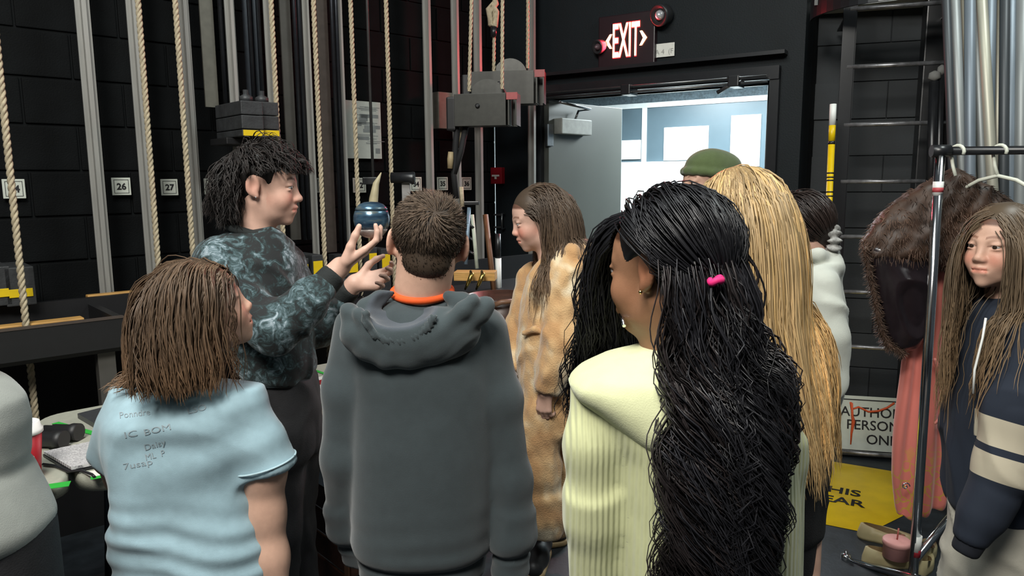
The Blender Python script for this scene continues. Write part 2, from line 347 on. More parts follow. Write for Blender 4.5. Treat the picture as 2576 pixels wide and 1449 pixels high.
for (x0, y0, x1, y1, Y, lab) in ((1186, 0, 1180, 230, 3.9, 'thin rope running into the nearer pulley housing, left side'), (1264, 0, 1263, 224, 3.85, 'thin rope running into the nearer pulley housing, right side'),
                                (1328, -5, 1327, 172, 4.3, 'pinkish thin rope running into the farther pulley housing, right side'), (1243, 90, 1242, 180, 4.3, 'short thin rope below the knot above the farther housing')):
    a = at(x1, y1, Y); d = nrm(at(x0, y0, Y)-a); o = tag(obj('pulley_rope', me_thin, None), lab, 'rope', 'pulley ropes')
    if py and lab.startswith('short'): o.data = rope_mesh(.36, .010)
    x = nrm(np.cross([0, 1, 0], d)); o.matrix_world = Matrix(frame4(a, x, np.cross(d, x), d))
# rope knot
a = [at(x, y, 4.3) for x, y in ((1240, -20), (1248, 10), (1232, 30), (1234, 62), (1246, 66), (1250, 30), (1238, 8), (1228, 22), (1236, 66))]
tag(obj('rope_knot', tube(a, [.016]*5+[.014]*4, 8), m_rope), 'knotted rope end with black tape hanging at the top of the photo', 'rope knot')
tag(obj('tape_band', tube([at(1242, 68, 4.29), at(1242, 92, 4.29)], .018, 10), m_steel), 'black tape wrapped round the knotted rope end', 'tape')
# thin dark cable
a = wl(930, 200, .3); tag(obj('wire_cable', tube([(a[0], a[1], 4), (a[0], a[1], 1.52)], .008), mat('dark_wire', (.10, .10, .10), .4, metal=.5)), 'thin dark steel cable hanging in front of the pinned plan', 'cable')
b = wl(936, 455, .3); tag(obj('cable_clamp', box(-.05, .03, -.02, .02, -.02, .02, .004), m_steel), 'dark clamp at the lower end of the steel cable', 'clamp').location = b
# arbor frames (back plate and rods) behind the rails
def arbor(px, py, off, w, z0, z1, rods, m, lab):
    p = wl(px, py, off); p[2] = 0; q = thing('counterweight_arbor', lab, 'arbor', (0, 0, 0), 0, 'counterweight arbors'); q.matrix_world = Matrix(wframe(p))
    obj('back_plate', box(-w/2, w/2, .02, .03, z0, z1), m, q)
    for x in rods: obj('rod', tube([(x, -.02, z0), (x, -.02, z1)], .011, 8), m_rod, q)
    return q
arbor(531, 150, .22, .062, 1.86, 4, (.05,), mat('olive_plate', (.12, .115, .095), .5, metal=.3), 'tan back plate rising from the left stack of weights')
arbor(640, 150, .26, .07, 1.86, 4, (-.022, .022), mat('blue_grey_plate', (.035, .04, .048), .35, metal=.6), 'blue-black arbor plate and rods above the right stack of weights')
arbor(735, 300, .24, .055, 1.2, 4, (.03, .055), m_taupe, 'taupe arbor plate and dark rods left of the rope near the raised hand')
arbor(826, 300, .24, .06, 1.12, 4, (.035, .06), mat('brown_plate', (.095, .075, .065), .5, metal=.3), 'brownish arbor plate and rods just left of the pinned plan')
# weight stacks: plates lying on each other
m_lr = mat('black_rail_paint', (.006, .006, .007), .5)
m_wt = mat('cast_weight', (.028, .030, .032), .5, var=.3, scale=20, bump=.3)
def stack(px, py, off, lab, n=3, L=.30, wdt=.10):
    p = wl(px, py, off); q = thing('weight_stack', lab, 'weights', (0, 0, 0), 0, 'stacked counterweights'); q.matrix_world = Matrix(wframe(p))
    z = 0
    for k in range(n):
        h = .032 if k == 0 else .062
        obj('weight', box(-wdt/2, wdt/2, 0, L, z, z+h-.003, .004), m_wt, q); z += h
    obj('yellow_band', box(-wdt/2+.004, wdt/2-.004, -.004, 0, .002, .027), m_yellow, q)
    obj('grip_lug', lathe([(.03, 0), (.03, .02), (.012, .03), (.012, .05)], 10, None, (0, .06, z)), m_wt, q)
    return q
stack(638, 343, .62, 'left stack of black counterweights with a yellow band'); stack(678, 343, .58, 'right stack of black counterweights beside the rope')
tag(obj('weight_ledge', box(-.12, .1, .1, .3, -.03, 0, .004), m_lr), 'dark steel ledge carrying the two weight stacks', 'ledge').matrix_world = Matrix(wframe(wl(658, 345, .6)))
# number plates
nums = [(35, 475, 50, '24', .0), (305, 469, 45, '26', 0), (426, 471, 42, '27', 0), (534, 469, 41, '28', 0), (812, 466, 38, '31', 0), (904, 466, 38, '32', 0), (1046, 463, 36, '34', 0), (1113, 462, 34, '35', 0), (1173, 462, 33, '36', 0)]
m_npl = mat('number_plate', '#c6cabf', .5, var=.04)
for px, py, h, s, _ in nums:
    p = wl(px, py, .03); dpt = p@fwd - CAM@fwd; S = h*dpt/F*.97
    q = thing('number_plate', 'white number plate reading %s, %s' % (s, dict(zip(('24','26','27','28','31','32','34','35','36'), ('behind the leftmost rope', 'right of the leftmost guide rail', 'left of the rope beside the third rail', 'half hidden behind the head of the jar holder', 'just right of the jar holder face', 'below the pinned plan', 'beside the black lamp', 'in the middle right of the black lamp', 'farthest right, by the straps')))[s]), 'number plate', (0, 0, 0), 0, 'fly line number plates'); q.matrix_world = Matrix(frame4(p, WLd, Zv, WLn))
    obj('plate', box(-S/2, S/2, -S/2, S/2, -.003, .003, .002), m_npl, q)
    b2 = bmesh.new(); a = S*.39; t = S*.025
    for (x0, x1, y0, y1) in ((-a, a, a-t, a), (-a, a, -a, -a+t), (-a, -a+t, -a, a), (a-t, a, -a, a)): B(b2, x0, x1, y0, y1, .003, .0042)
    obj('border', b2, m_ink, q); obj('numeral', textmesh(s, S*.5, .0006, .0012), m_ink, q).location = (0, -S*.17, .0045)
# pinned plan
p0 = wl(872, 398, .03); p1 = wl(956, 258, .03); wd = (p1-p0)@WLd; ht = abs(p1[2]-p0[2])
q = thing('wall_plan', 'large pale plan sheet pinned on the block wall behind the ropes', 'poster'); q.matrix_world = Matrix(frame4(p0, WLd, Zv, WLn))
obj('sheet', box(0, wd, 0, ht, -.002, .002), mat('plan_paper', '#b9bdb6', .7, var=.05), q)
b2 = bmesh.new(); random.seed(3)
for k in range(26):
    x = random.uniform(.05, wd*.6); y = random.uniform(.08, ht*.9); B(b2, x, x+random.uniform(.02, .14), y, y+random.choice((.003, .003, .02)), .002, .003)
B(b2, wd*.78, wd*.783, .05, ht-.05, .002, .003); B(b2, wd*.82, wd*.95, .03, .06, .002, .003)
obj('drawing', b2, mat('plan_lines', (.22, .24, .24), .8), q)
# lower yellow rope locks
for px, py, w, h, lab in ((766, 678, .04, .05, 'yellow rope lock plate just right of the floral sweatshirt chest'), (800, 674, .05, .07, 'yellow plate partly behind the jar holder wrist'), (888, 672, .056, .055, 'yellow plate between the two hands below the jar'), (938, 647, .045, .042, 'small yellow plate below the blue jar'), (971, 660, .05, .088, 'tall yellow plate left of the ear above the charcoal hoodie')):
    p = wl(px, py, .48); q = thing('rope_lock', lab, 'rope lock', (0, 0, 0), 0, 'yellow fronted rope locks'); q.matrix_world = Matrix(wframe(p))
    obj('front_plate', box(-w/2, w/2, -.004, 0, -h/2, h/2, .001), m_yellow, q); obj('housing', box(-w/2-.004, w/2+.004, 0, .2, -h/2-.12, h/2+.03, .004), m_wt, q)
# hoisted left weights
for px, w, lab in ((3, .05, 'yellow banded black weight at the left photo edge'), (53, .078, 'yellow banded black weight behind the leftmost rope')):
    p = wl(px, 737, .5); q = thing('rope_lock', lab, 'rope lock', (0, 0, 0), 0, 'yellow fronted rope locks'); q.matrix_world = Matrix(wframe(p))
    obj('front_plate', box(-w/2, w/2, -.004, 0, -.016, .016, .001), m_yellow, q); obj('housing', box(-w/2-.01, w/2+.01, 0, .25, -.05, .1, .004), m_wt, q)
# lock rail trough
LR = .95
p = wl(150, 818, .85); zt = p[2]; q = thing('lock_rail', 'long black open-topped lock rail trough along the block wall', 'lock rail', (0, 0, 0)); q.matrix_world = Matrix(wframe((p[0], p[1], 0)))
x1 = (wl(312, 790, .85)-p)@WLd
m_lr = mat('black_rail_paint', (.006, .006, .007), .5); m_edge = mat('worn_brown_edge', (.055, .040, .032), .6)
obj('front_board', box(-1.5, x1, 0, .03, zt-.11, zt), m_lr, q); obj('worn_edge', box(-1.5, x1, -.003, .03, zt, zt+.006), m_edge, q)
obj('back_board', box(-1.5, x1+2.6, .42, .45, zt-.15, zt+.03), m_lr, q); obj('floor_board', box(-1.5, x1+2.6, .03, .42, zt-.13, zt-.11), m_lr, q)
obj('end_board', box(x1-.03, x1, .03, .42, zt-.11, zt+.004), m_lr, q)
obj('inner_batten', box(-.35, .12, .2, .26, zt-.07, zt-.015, .004), m_wood, q); obj('inner_batten', box(x1-.02, x1+.4, .46, .5, zt-.02, zt+.035, .004), m_wood, q)
obj('skirt', box(-1.5, x1+2.6, .5, .52, 0, zt-.15), m_lr, q)
for x in (-.9, x1-.06): obj('leg', box(x-.03, x+.03, .05, .10, 0, zt-.11), m_taupe if x > 0 else m_lr, q)
# pulley housings
def pulley(x0, y0, x1, y1, Y, lab):
    a = at(x0, y1, Y); b = at(x1, y0, Y-.05); d = b-a; d[2] = 0; L = np.linalg.norm(d); ex = nrm(d); n = np.array([ex[1], -ex[0], 0]); H = b[2]-a[2]
    q = thing('pulley_housing', lab, 'pulley'); q.matrix_world = Matrix(frame4(a, ex, -n, Zv))
    m = mat('olive_black_steel', (.033, .033, .028), .42, metal=.3, var=.15)
    obj('front_plate', box(0, L, 0, .008, 0, H, .002), m, q); obj('back_plate', box(.02, L+.04, .10, .108, 0, H), m, q)
    obj('left_cheek', box(-.05, 0, .02, .12, -.02, H*.94, .01), m_lr, q); obj('bottom_plate', box(0, L, .008, .1, 0, .006), m, q)
    sv = lathe([(.012, -.03), (.022, -.03), (.022, -.014), (.072, -.014), (.078, -.022), (.098, -.022), (.098, -.014), (.084, 0), (.098, .014), (.098, .022), (.02, .022)], 36)
    for f_ in sv.faces: f_.smooth = False
    sv.normal_update(); xform(sv, Matrix.Rotation(math.pi/2, 4, 'X')); o = obj('sheave', sv, mat('sheave_iron', (.06, .06, .055), .4, metal=.6), q); o.location = (L*.62, .055, H*.86)
    bt = lathe([(.012, 0), (.012, .008), (.006, .012)], 10); xform(bt, Matrix.Rotation(math.pi/2, 4, 'X')); obj('bolt', bt, m_steel, q).location = (L*.46, 0, H*.62)
    obj('end_flange', box(L+.012, L+.02, -.01, .11, 0, H, .001), m, q); obj('end_flange', box(L+.05, L+.058, -.01, .11, 0, H*.98, .001), m, q)
    obj('red_tab', box(L+.005, L+.062, -.014, -.008, H*.78, H, .001), mat('red_tab', (.30, .05, .05), .5), q); return q
pulley(1143, 233, 1272, 318, 3.9, 'nearer olive-black steel pulley housing with a sheave on top')
pulley(1182, 176, 1343, 264, 4.3, 'farther olive-black steel pulley housing below the EXIT sign')
tag(obj('junction_box', box(-.06, .06, -.11, .11, 0, .06, .004), mat('grey_olive_box', (.15, .15, .125), .5)), 'grey olive box on the wall left of the pulley housings', 'box').matrix_world = Matrix(frame4(wl(1108, 280, .08), WLd, Zv, WLn))
m_strap = mat('black_webbing', (.008, .008, .009), .8)
for pts, lab in (([(1150, 318), (1146, 360), (1142, 440), (1148, 500)], 'straight black webbing strap below the nearer pulley housing'), ([(1172, 318), (1160, 380), (1142, 438)], 'slanting black webbing strap below the nearer pulley housing')):
    tag(obj('strap', tube([at(x, y, 3.95) for x, y in pts], .016, 8), m_strap), lab, 'strap')
tag(obj('wooden_toggle', tube([at(1134, 382, 3.93), at(1133, 400, 3.93), at(1132, 424, 3.93)], [.014, .017, .014], 10), mat('tan_toggle', '#9c8a6a', .6)), 'tan wooden toggle hanging beside the black straps', 'toggle')
for (x0, y0, x1, y1, r) in ((1160, 320, 1150, 372, .012), (1160, 470, 1163, 520, .012)):
    tag(obj('pale_rope', tube([at(x0, y0, 3.98), at(x1, y1, 3.98)], r, 8), m_rope), 'pale rope tail hanging %s' % ('below the nearer pulley housing' if y0 < 400 else 'right of the number 36 plate'), 'rope')
# small clutter between the ropes and the boy
tag(obj('horn_prop', tube([at(x, y, 3.3) for x, y in ((938, 612), (936, 560), (940, 500), (946, 462), (959, 434))], [.02, .022, .02, .014, .002], 10), mat('cream_horn', '#b3a888', .5)), 'curved cream horn tip rising behind the blue jar', 'horn')
q = thing('torch_lamp', 'black cylindrical lamp on a grey stand beside number 34', 'lamp', at(1012, 447, 3.6))
obj('barrel', tube([(-.055, 0, 0), (.035, 0, 0), (.05, 0, -.002), (.06, 0, -.002)], [.026, .028, .032, .03], 14), m_steel, q); obj('stand', box(-.006, .034, .01, .03, -.16, -.02, .003), mat('grey_stand', (.25, .24, .23), .5), q)
q = thing('folding_ladder', 'folded blue-white aluminium stepladder leaning behind the charcoal hoodie', 'stepladder', at(1185, 700, 4.0))
def rel(px, py, Y, o): return at(px, py, Y)-o
o0 = at(1185, 700, 4.0)
for (x0, y0, x1, y1, m) in ((1180, 522, 1172, 665, mat('pale_blue_rail', (.22, .30, .38), .4, metal=.3)), (1188, 540, 1200, 676, mat('ivory_rail', '#b8bfae', .45))):
    obj('rail', tube([rel(x0, y0, 4.0, o0), rel(x1, y1, 3.96, o0)], .011, 6), m, q)
obj('top_cap', box(-.04, .05, -.02, .03, .40, .42, .004), m_steel, q)
for t in (.25, .5, .75): obj('tread', tube([rel(1180-8*t, 522+143*t, 4.0, o0), rel(1188+12*t, 540+136*t, 3.98, o0)], .008, 6), m_steel, q)
tag(obj('wooden_strut', tube([at(1221, 540, 4.2), at(1243, 736, 4.1)], .016, 4), mat('brown_strut', '#6e4a30', .6)), 'slanting brown wooden strut beside the pale guide rail', 'strut')
tag(obj('wooden_shelf', box(-.11, .10, -.01, .09, -.025, .02, .003), m_wood, None, at(1196, 694, 3.7), -.1), 'short yellow pine shelf board behind the charcoal hoodie shoulder', 'shelf')
m_brass = mat('aged_brass', (.45, .33, .10), .25, metal=1)
for x, lab in ((1178, 'left brass cleat hook on the pine shelf'), (1206, 'right brass cleat hook on the pine shelf')):
    pts = [at(x+6, 682, 3.66), at(x+9, 690, 3.63), at(x+4, 702, 3.62), at(x-2, 716, 3.62), at(x-8, 728, 3.64)]
    tag(obj('brass_hook', tube(pts, [.006, .012, .011, .009, .005], 10), m_brass), lab, 'hook', 'brass cleat hooks')
q = thing('striped_pole', 'short black and white pole standing by the black wall', 'pole', at(1254, 736, 4.2))
obj('white_end', tube([(0, 0, 0), (0, 0, .20)], .018, 12), m_white, q); obj('black_end', tube([(0, 0, .2), (0, 0, .34)], .0165, 12), m_steel, q); obj('lower_end', tube([(0, 0, -.85), (0, 0, 0)], .0165, 12), m_steel, q)
# brown tub and bin behind the boy and the onesie girl
p = at(1262, 800, 3.35); tb = thing('wooden_tub', 'dark brown wooden tub with a lighter curved handle behind the charcoal hoodie shoulder', 'tub', (p[0], p[1], 0))
zt2 = at(1262, 742, 3.35)[2]
obj('tub_wall', lathe([(.13, .3), (.16, zt2-.12), (.17, zt2), (.158, zt2), (.15, zt2-.05), (.03, zt2-.06)], 32), m_brown, tb)
obj('tub_base', lathe([(.13, 0), (.13, .3), (.12, .31)], 24), m_brown, tb)
obj('handle', tube([rel(1236, 770, 3.17, np.array([p[0], p[1], 0])), rel(1262, 760, 3.15, np.array([p[0], p[1], 0])), rel(1300, 757, 3.17, np.array([p[0], p[1], 0]))], .011, 8), mat('tan_handle', '#6a4c39', .5), tb)
p = at(1482, 900, 3.7); zt3 = at(1482, 782, 3.7)[2]; tb = thing('waste_bin', 'round black waste bin behind the tan fleece onesie', 'bin', (p[0], p[1], 0))
obj('body', lathe([(.10, 0), (.115, zt3-.03), (.108, zt3-.03), (.09, .05)], 28), m_steel, tb); obj('rim', lathe([(.115, zt3-.03), (.124, zt3-.02), (.124, zt3), (.11, zt3), (.109, zt3-.02)], 28), mat('bin_rim', (.06, .065, .07), .4), tb)
# ================================================================ tables and what lies on them
TZ = .74
m_tab = mat('beige_table_plastic', '#a6a799', .5, var=.05, scale=60, bump=.15, bscale=300)
m_edge2 = mat('table_side_plastic', '#96968a', .5, var=.05)
m_green = mat('green_tape', '#2fae3e', .6, var=.08)
def table(c, ax, L, Wd, lab, r=.07):
    ax = nrm(ax); ay = np.array([-ax[1], ax[0], 0]); q = thing('folding_table', lab, 'table', (c[0], c[1], 0), math.atan2(ax[1], ax[0]), 'folding tables')
    bm = bmesh.new(); pts = []
    for sx, sy, a0 in ((1, 1, 0), (-1, 1, 90), (-1, -1, 180), (1, -1, 270)):
        for k in range(7):
            a = math.radians(a0+15*k); pts.append((sx*(L/2-r)+r*math.cos(a), sy*(Wd/2-r)+r*math.sin(a)))
    for (z0, z1, sh) in ((TZ-.045, TZ, 0),):
        lo = [bm.verts.new((x, y, z0)) for x, y in pts]; hi = [bm.verts.new((x, y, z1-.006)) for x, y in pts]; hi2 = [bm.verts.new((x*(1-.006/L*2), y*(1-.006/Wd*2), z1)) for x, y in pts]
        n = len(pts)
        for A_, B_ in ((lo, hi), (hi, hi2)):
            for k in range(n): bm.faces.new((A_[k], A_[(k+1) % n], B_[(k+1) % n], B_[k])).smooth = True
        bm.faces.new(hi2); bm.faces.new(lo[::-1])
    obj('table_top', bm, m_tab, q)
    for sx in (-1, 1):
        for sy in (-1, 1): obj('leg', tube([(sx*(L/2-.15), sy*(Wd/2-.1), 0), (sx*(L/2-.2), sy*(Wd/2-.1), TZ-.04)], .014, 8), m_rod, q)
    return q
# nearer table's rounded corner shows left of the tee, second table runs behind the teacher
ca = onz(188, 1215, TZ); cb = onz(190, 1232, TZ)
ax = nrm((wl(800, 700)-wl(200, 700)))
ay = np.array([-ax[1], ax[0], 0])
def tloc(px, py): d = onz(px, py, TZ)-ca; return d@ax, d@ay
q1c = onz(183, 1200, TZ); q2c = onz(200, 1225, TZ)
T1 = q1c - ax*.40 + ay*.33; T2 = q2c + ax*1.02 + ay*.33
t1 = table(T1, ax, .80, .70, 'beige folding table end beside the grey sweatshirt', .09); t2 = table(T2-ax*.12+ay*.06, ax, 1.76, .70, 'long beige folding table running behind the floral sweatshirt', .09)
def tape(pts, w, lab):
    bm = bmesh.new(); P = [onz(x, y, TZ+.0015) for x, y in pts]
    for a, b in zip(P, P[1:]):
        d = nrm(b-a); s = np.array([-d[1], d[0], 0])*w/2
        vs = [bm.verts.new(v) for v in (a-s, b-s, b+s, a+s)]; f = bm.faces.new(vs); f.normal_update()
        r = bmesh.ops.extrude_face_region(bm, geom=[f]); bmesh.ops.translate(bm, vec=(0, 0, .0012), verts=[v for v in r['geom'] if isinstance(v, bmesh.types.BMVert)])
    return tag(obj('green_tape', bm, m_green), lab, 'tape', 'green tape strips')
tape([(139, 1064), (245, 1093)], .022, 'long green tape strip across the table behind the binoculars'); tape([(168, 1091), (200, 1086)], .008, 'thin green tape strip beside the binoculars')
tape([(112, 1226), (176, 1217)], .035, 'wide green tape strip on the rounded table end'); tape([(228, 1204), (272, 1196)], .02, 'green tape strip under the open script')
tape([(793, 932), (830, 945)], .015, 'green tape strip behind the hip below the floral sweatshirt'); tape([(797, 1017), (822, 1020)], .015, 'green tape strip nearer on the table right of the black trousers')
# cup
p = onz(70, 1205, TZ); q = thing('paper_cup', 'red paper coffee cup with white lid beside the grey sweatshirt', 'cup', (p[0], p[1], TZ+.001))
m_red = mat('red_cup', '#97101c', .45, var=.08)
obj('body', lathe([(.029, 0), (.031, .004), (.042, .125), (.040, .125)], 28), m_red, q); obj('lid', lathe([(.043, .122), (.0455, .124), (.0455, .134), (.041, .138), (.039, .152), (.033, .154), (.031, .148)], 28), m_white, q)
em = bmesh.new()
for k in range(5):
    a = 2*math.pi*k/5+.3; bmesh.ops.create_circle(em, cap_ends=True, segments=10, radius=.008, matrix=Matrix.Translation((.009*math.cos(a), .009*math.sin(a), 0)))
bmesh.ops.create_circle(em, cap_ends=True, segments=10, radius=.008, matrix=Matrix.Identity(4))
o = obj('emblem', em, m_white, q); v = nrm(np.array([-p[0]+.22, -p[1], 0])); o.matrix_local = Matrix(frame4(v*.0385+np.array([0, 0, .062]), nrm(np.cross(Zv, v)), Zv, v))
# binoculars
p = onz(140, 1118, TZ); q = thing('binoculars', 'black binoculars lying between the red cup and the open script', 'binoculars', (p[0], p[1], TZ+.001), -.1)
for dy, dz in ((-.03, .026), (.035, .026)):
    obj('barrel', tube([(-.06, dy, dz), (-.035, dy, dz), (-.03, dy, dz), (.02, dy, dz), (.03, dy, dz), (.052, dy, dz)], [.018, .018, .022, .022, .026, .026], 16), mat('rubber_black', (.012, .012, .013), .5), q)
obj('bridge', box(-.02, .015, -.03, .035, .02, .036, .005), MATS['rubber_black'], q); obj('eyepiece_ring', tube([(-.042, -.03, .026), (-.03, -.03, .026)], .0235, 16), m_rail, q)
# open script on clipboard
def quadslab(name, corners, z, th, m, parent=None):
    P = [onz(x, y, z) for x, y in corners]; bm = bmesh.new(); lo = [bm.verts.new(v) for v in P]; hi = [bm.verts.new(v+np.array([0, 0, th])) for v in P]
    bm.faces.new(hi); bm.faces.new(lo[::-1])
    for k in range(4): bm.faces.new((lo[k], lo[(k+1) % 4], hi[(k+1) % 4], hi[k]))
    bmesh.ops.recalc_face_normals(bm, faces=bm.faces); return obj(name, bm, m, parent)
q = thing('open_script', 'open printed script on a black clipboard beside the light blue tee', 'script')
m_print = bpy.data.materials.new('printed_page'); m_print.use_nodes = True; nt = m_print.node_tree; b = nt.nodes['Principled BSDF']; b.inputs['Roughness'].default_value = .8
tc = nt.nodes.new('ShaderNodeTexCoord'); mp = nt.nodes.new('ShaderNodeMapping'); mp.inputs['Rotation'].default_value = (0, 0, -.25); wv = nt.nodes.new('ShaderNodeTexWave'); wv.bands_direction = 'Y'; wv.inputs['Scale'].default_value = 28; wv.inputs['Distortion'].default_value = 3; wv.inputs['Detail Scale'].default_value = 8
rp = nt.nodes.new('ShaderNodeValToRGB'); rp.color_ramp.elements[0].color = (.22, .22, .23, 1); rp.color_ramp.elements[1].color = (.58, .58, .58, 1); rp.color_ramp.elements[0].position = .1; rp.color_ramp.elements[1].position = .6
nt.links.new(tc.outputs['Object'], mp.inputs[0]); nt.links.new(mp.outputs[0], wv.inputs[0]); nt.links.new(wv.outputs['Color'], rp.inputs[0]); nt.links.new(rp.outputs[0], b.inputs['Base Color'])
obj('clipboard', quadslab('x', ((108, 1148), (250, 1116), (330, 1160), (178, 1190)), TZ+.002, .006, m_steel).data, None, q); bpy.data.objects.remove(bpy.data.objects['x'])
obj('pages', quadslab('x', ((110, 1142), (250, 1112), (330, 1152), (180, 1182)), TZ+.010, .008, m_print).data, None, q); bpy.data.objects.remove(bpy.data.objects['x'])
o = quadslab('loose_sheet', ((210, 1190), (300, 1170), (300, 1186), (232, 1200)), TZ+.003, .0006, m_paper); tag(o, 'loose white sheet under the open script', 'paper')
P = [onz(x, y, TZ+.006) for x, y in ((108, 1168), (140, 1172), (172, 1186), (205, 1184), (232, 1194), (238, 1200))]; tag(obj('black_cable', tube(P, .004, 6), m_steel), 'thin black cable trailing across the table below the script', 'cable')
o = quadslab('laptop', ((196, 1052), (262, 1035), (330, 1060), (240, 1078)), TZ+.001, .016, mat('laptop_grey', (.045, .048, .052), .4)); tag(o, 'closed dark grey laptop at the far side of the table', 'laptop')
for k, (c, m, lab) in enumerate(((((782, 955), (815, 946), (835, 960), (800, 972)), m_paper, 'white paper sheet on the table right of the black trousers hip'), (((790, 962), (812, 955), (836, 966), (806, 974)), m_red, 'red paper on the table right of the black trousers hip'), (((792, 972), (812, 968), (832, 974), (806, 984)), m_paper, 'pale paper below the red paper on the table'), (((798, 985), (825, 975), (838, 985), (808, 998)), m_steel, 'dark folder on the table right of the black trousers'))):
    tag(quadslab('paper_sheet', c, TZ+.001+k*.003, .002, m), lab, 'paper' if k < 3 else 'folder')
# wooden crate under the table
p = onz(830, 1240, .42); q = thing('wooden_crate', 'brown wooden crate standing below the table between the black trousers and charcoal hoodie', 'crate', (p[0]+.1, p[1]+.18, 0), ang_l)
for k in range(4): obj('slat', box(-.17, .17, -.15, -.138, .03+k*.095, .11+k*.095, .002), m_brown, q); obj('slat', box(-.17, -.158, -.138, .15, .03+k*.095, .11+k*.095, .002), m_brown, q)
for sx in (-1, 1): obj('post', box(sx*.16-.015, sx*.16+.015, -.138, -.11, 0, .42), mat('tan_post', '#5f4433', .5), q)
obj('top_rail', box(-.18, .18, -.16, -.12, .41, .43, .003), m_wood, q)
# ================================================================ right side: ladder, sign, floor paint, rack
lad = thing('wall_ladder', 'black steel rung ladder with a hoop guard fixed to the right wall', 'ladder', (LP0[0], LP0[1], 0), ang_r)
def lloc(px, py, off=0): d = onp(px, py, LP0+LADn*off, LADn)-np.array([LP0[0], LP0[1], 0]); return np.array([d@LAD, -(d@LADn), d[2]])
xl = lloc(2106, 600)[0]; xr = lloc(2384, 342)[0]
m_ladder = mat('ladder_black', (.010, .011, .013), .3, spec=.6)
m_rung = mat('worn_rung', (.26, .26, .27), .32, metal=.6, var=.5, scale=25)
obj('side_rail', box(xl-.03, xl+.03, -.006, .006, 0, 3.6, .002), m_ladder, lad); obj('side_rail', box(xr-.03, xr+.03, -.006, .006, 0, 3.6, .002), m_ladder, lad)
obj('rail_flange', box(xl+.028, xl+.034, 0, .06, 0, 3.6), m_ladder, lad)
for y in (25, 170, 315, 457, 595, 733, 870):
    z = lloc(2110, y)[2]; obj('rung', tube([(xl, 0, z), (xr, 0, z)], .011, 10), m_rung, lad)
for z in (.05,): obj('rung', tube([(xl, 0, z), (xr, 0, z)], .011, 10), m_rung, lad)
for x in (xl, xr):
    for z in (.6, 2.3): obj('stand_off', box(x-.02, x+.02, 0, .40, z-.004, z+.004), m_ladder, lad)
# hoop guard
z0 = lloc(2240, 35)[2]; bm = bmesh.new(); cx = (xl+xr)/2; R = (lloc(2440, 20, .1)[0]-lloc(1988, 40, .1)[0])/2; n = 28
prev = None
for k in range(n+1):
    a = math.pi + math.pi*k/n; c = np.array([cx-.02+R*math.cos(a), .05+R*.95*math.sin(a), 0])
    o_ = nrm(np.array([math.cos(a), math.sin(a), 0]))*.006; cur = [bm.verts.new(v) for v in (c-o_+Zv*z0, c+o_+Zv*z0, c+o_+Zv*(z0+.10), c-o_+Zv*(z0+.10))]
    if prev:
        for i in range(4): bm.faces.new((prev[i], prev[(i+1) % 4], cur[(i+1) % 4], cur[i]))
    prev = cur
bmesh.ops.recalc_face_normals(bm, faces=bm.faces); obj('hoop', bm, m_ladder, lad)
for a in (200, 250, 290, 340):
    a = math.radians(a); c = (cx-.02+R*math.cos(a), .05+R*.95*math.sin(a)); obj('hoop_strap', box(c[0]-.02, c[0]+.02, c[1]-.004, c[1]+.004, z0+.05, 3.6), m_ladder, lad)
# black steel column and hanging tools behind the ladder
p = rwp(2342, 300, .12); tag(obj('steel_column', box(-.065, .065, -.06, .06, 0, 4.0, .006), m_steel, None, (p[0], p[1], 0), ang_r), 'wide black steel column behind the ladder right rail', 'column')
for (x0, y0, x1, y1, r, lab) in ((2350, 205, 2338, 560, .022, 'thin black pole leaning beside the ladder right rail'), (2368, 190, 2356, 560, .016, 'black pole with a frayed grey top leaning by the ladder')):
    q = thing('leaning_pole', lab, 'pole', at(x1, y1, 3.55)); o_ = at(x1, y1, 3.55); tp = at(x0, y0, 3.6)-o_
    obj('shaft', tube([(0, 0, 0), tp], r, 10), m_steel, q); obj('tip', lathe([(.004, 0), (r*1.3, .015), (r*1.1, .04), (.004, .05)], 10, None, tp), mat('frayed_grey', (.2, .2, .19), .9), q)
# bundle of pale pipes on the right
m_pipe = [mat('galvanised_pipe_%d' % k, c, .45, metal=.3, var=.15, scale=6, vscale=(3, 3, .4)) for k, c in enumerate(((.20, .24, .28), (.44, .43, .35), (.06, .068, .075), (.28, .30, .30)))]
pp = [(2400, 2424, .024, 3), (2422, 2448, .02, 1), (2440, 2440, .022, 0), (2452, 2476, .02, 3), (2470, 2500, .022, 1), (2462, 2492, .016, 2), (2490, 2482, .026, 0), (2512, 2508, .024, 1), (2528, 2524, .020, 2), (2543, 2538, .026, 0), (2556, 2552, .022, 1), (2572, 2566, .026, 3), (2590, 2586, .026, 1), (2612, 2606, .026, 0), (2380, 2400, .018, 2)]
ordn = ('first', 'second', 'third', 'fourth', 'fifth', 'sixth', 'seventh', 'eighth', 'ninth', 'tenth', 'eleventh', 'twelfth', 'thirteenth', 'fourteenth', 'fifteenth')
for k, (xt, xbt, r, mi) in enumerate(sorted(pp)):
    Y = 3.35 + .03*(k % 3); a = at(xbt, 520, Y-.12); t = at(xt, 0, Y); d = nrm(t-a); a2 = a-d*(a[2]/d[2]); t2_ = a+d*((3.4-a[2])/d[2])
    tag(obj('steel_pipe', tube([a2, t2_], r, 14), m_pipe[mi]), '%s grey pipe from the left in the bundle behind the clothes rack' % ordn[k], 'pipe', 'bundle of leaning pipes')
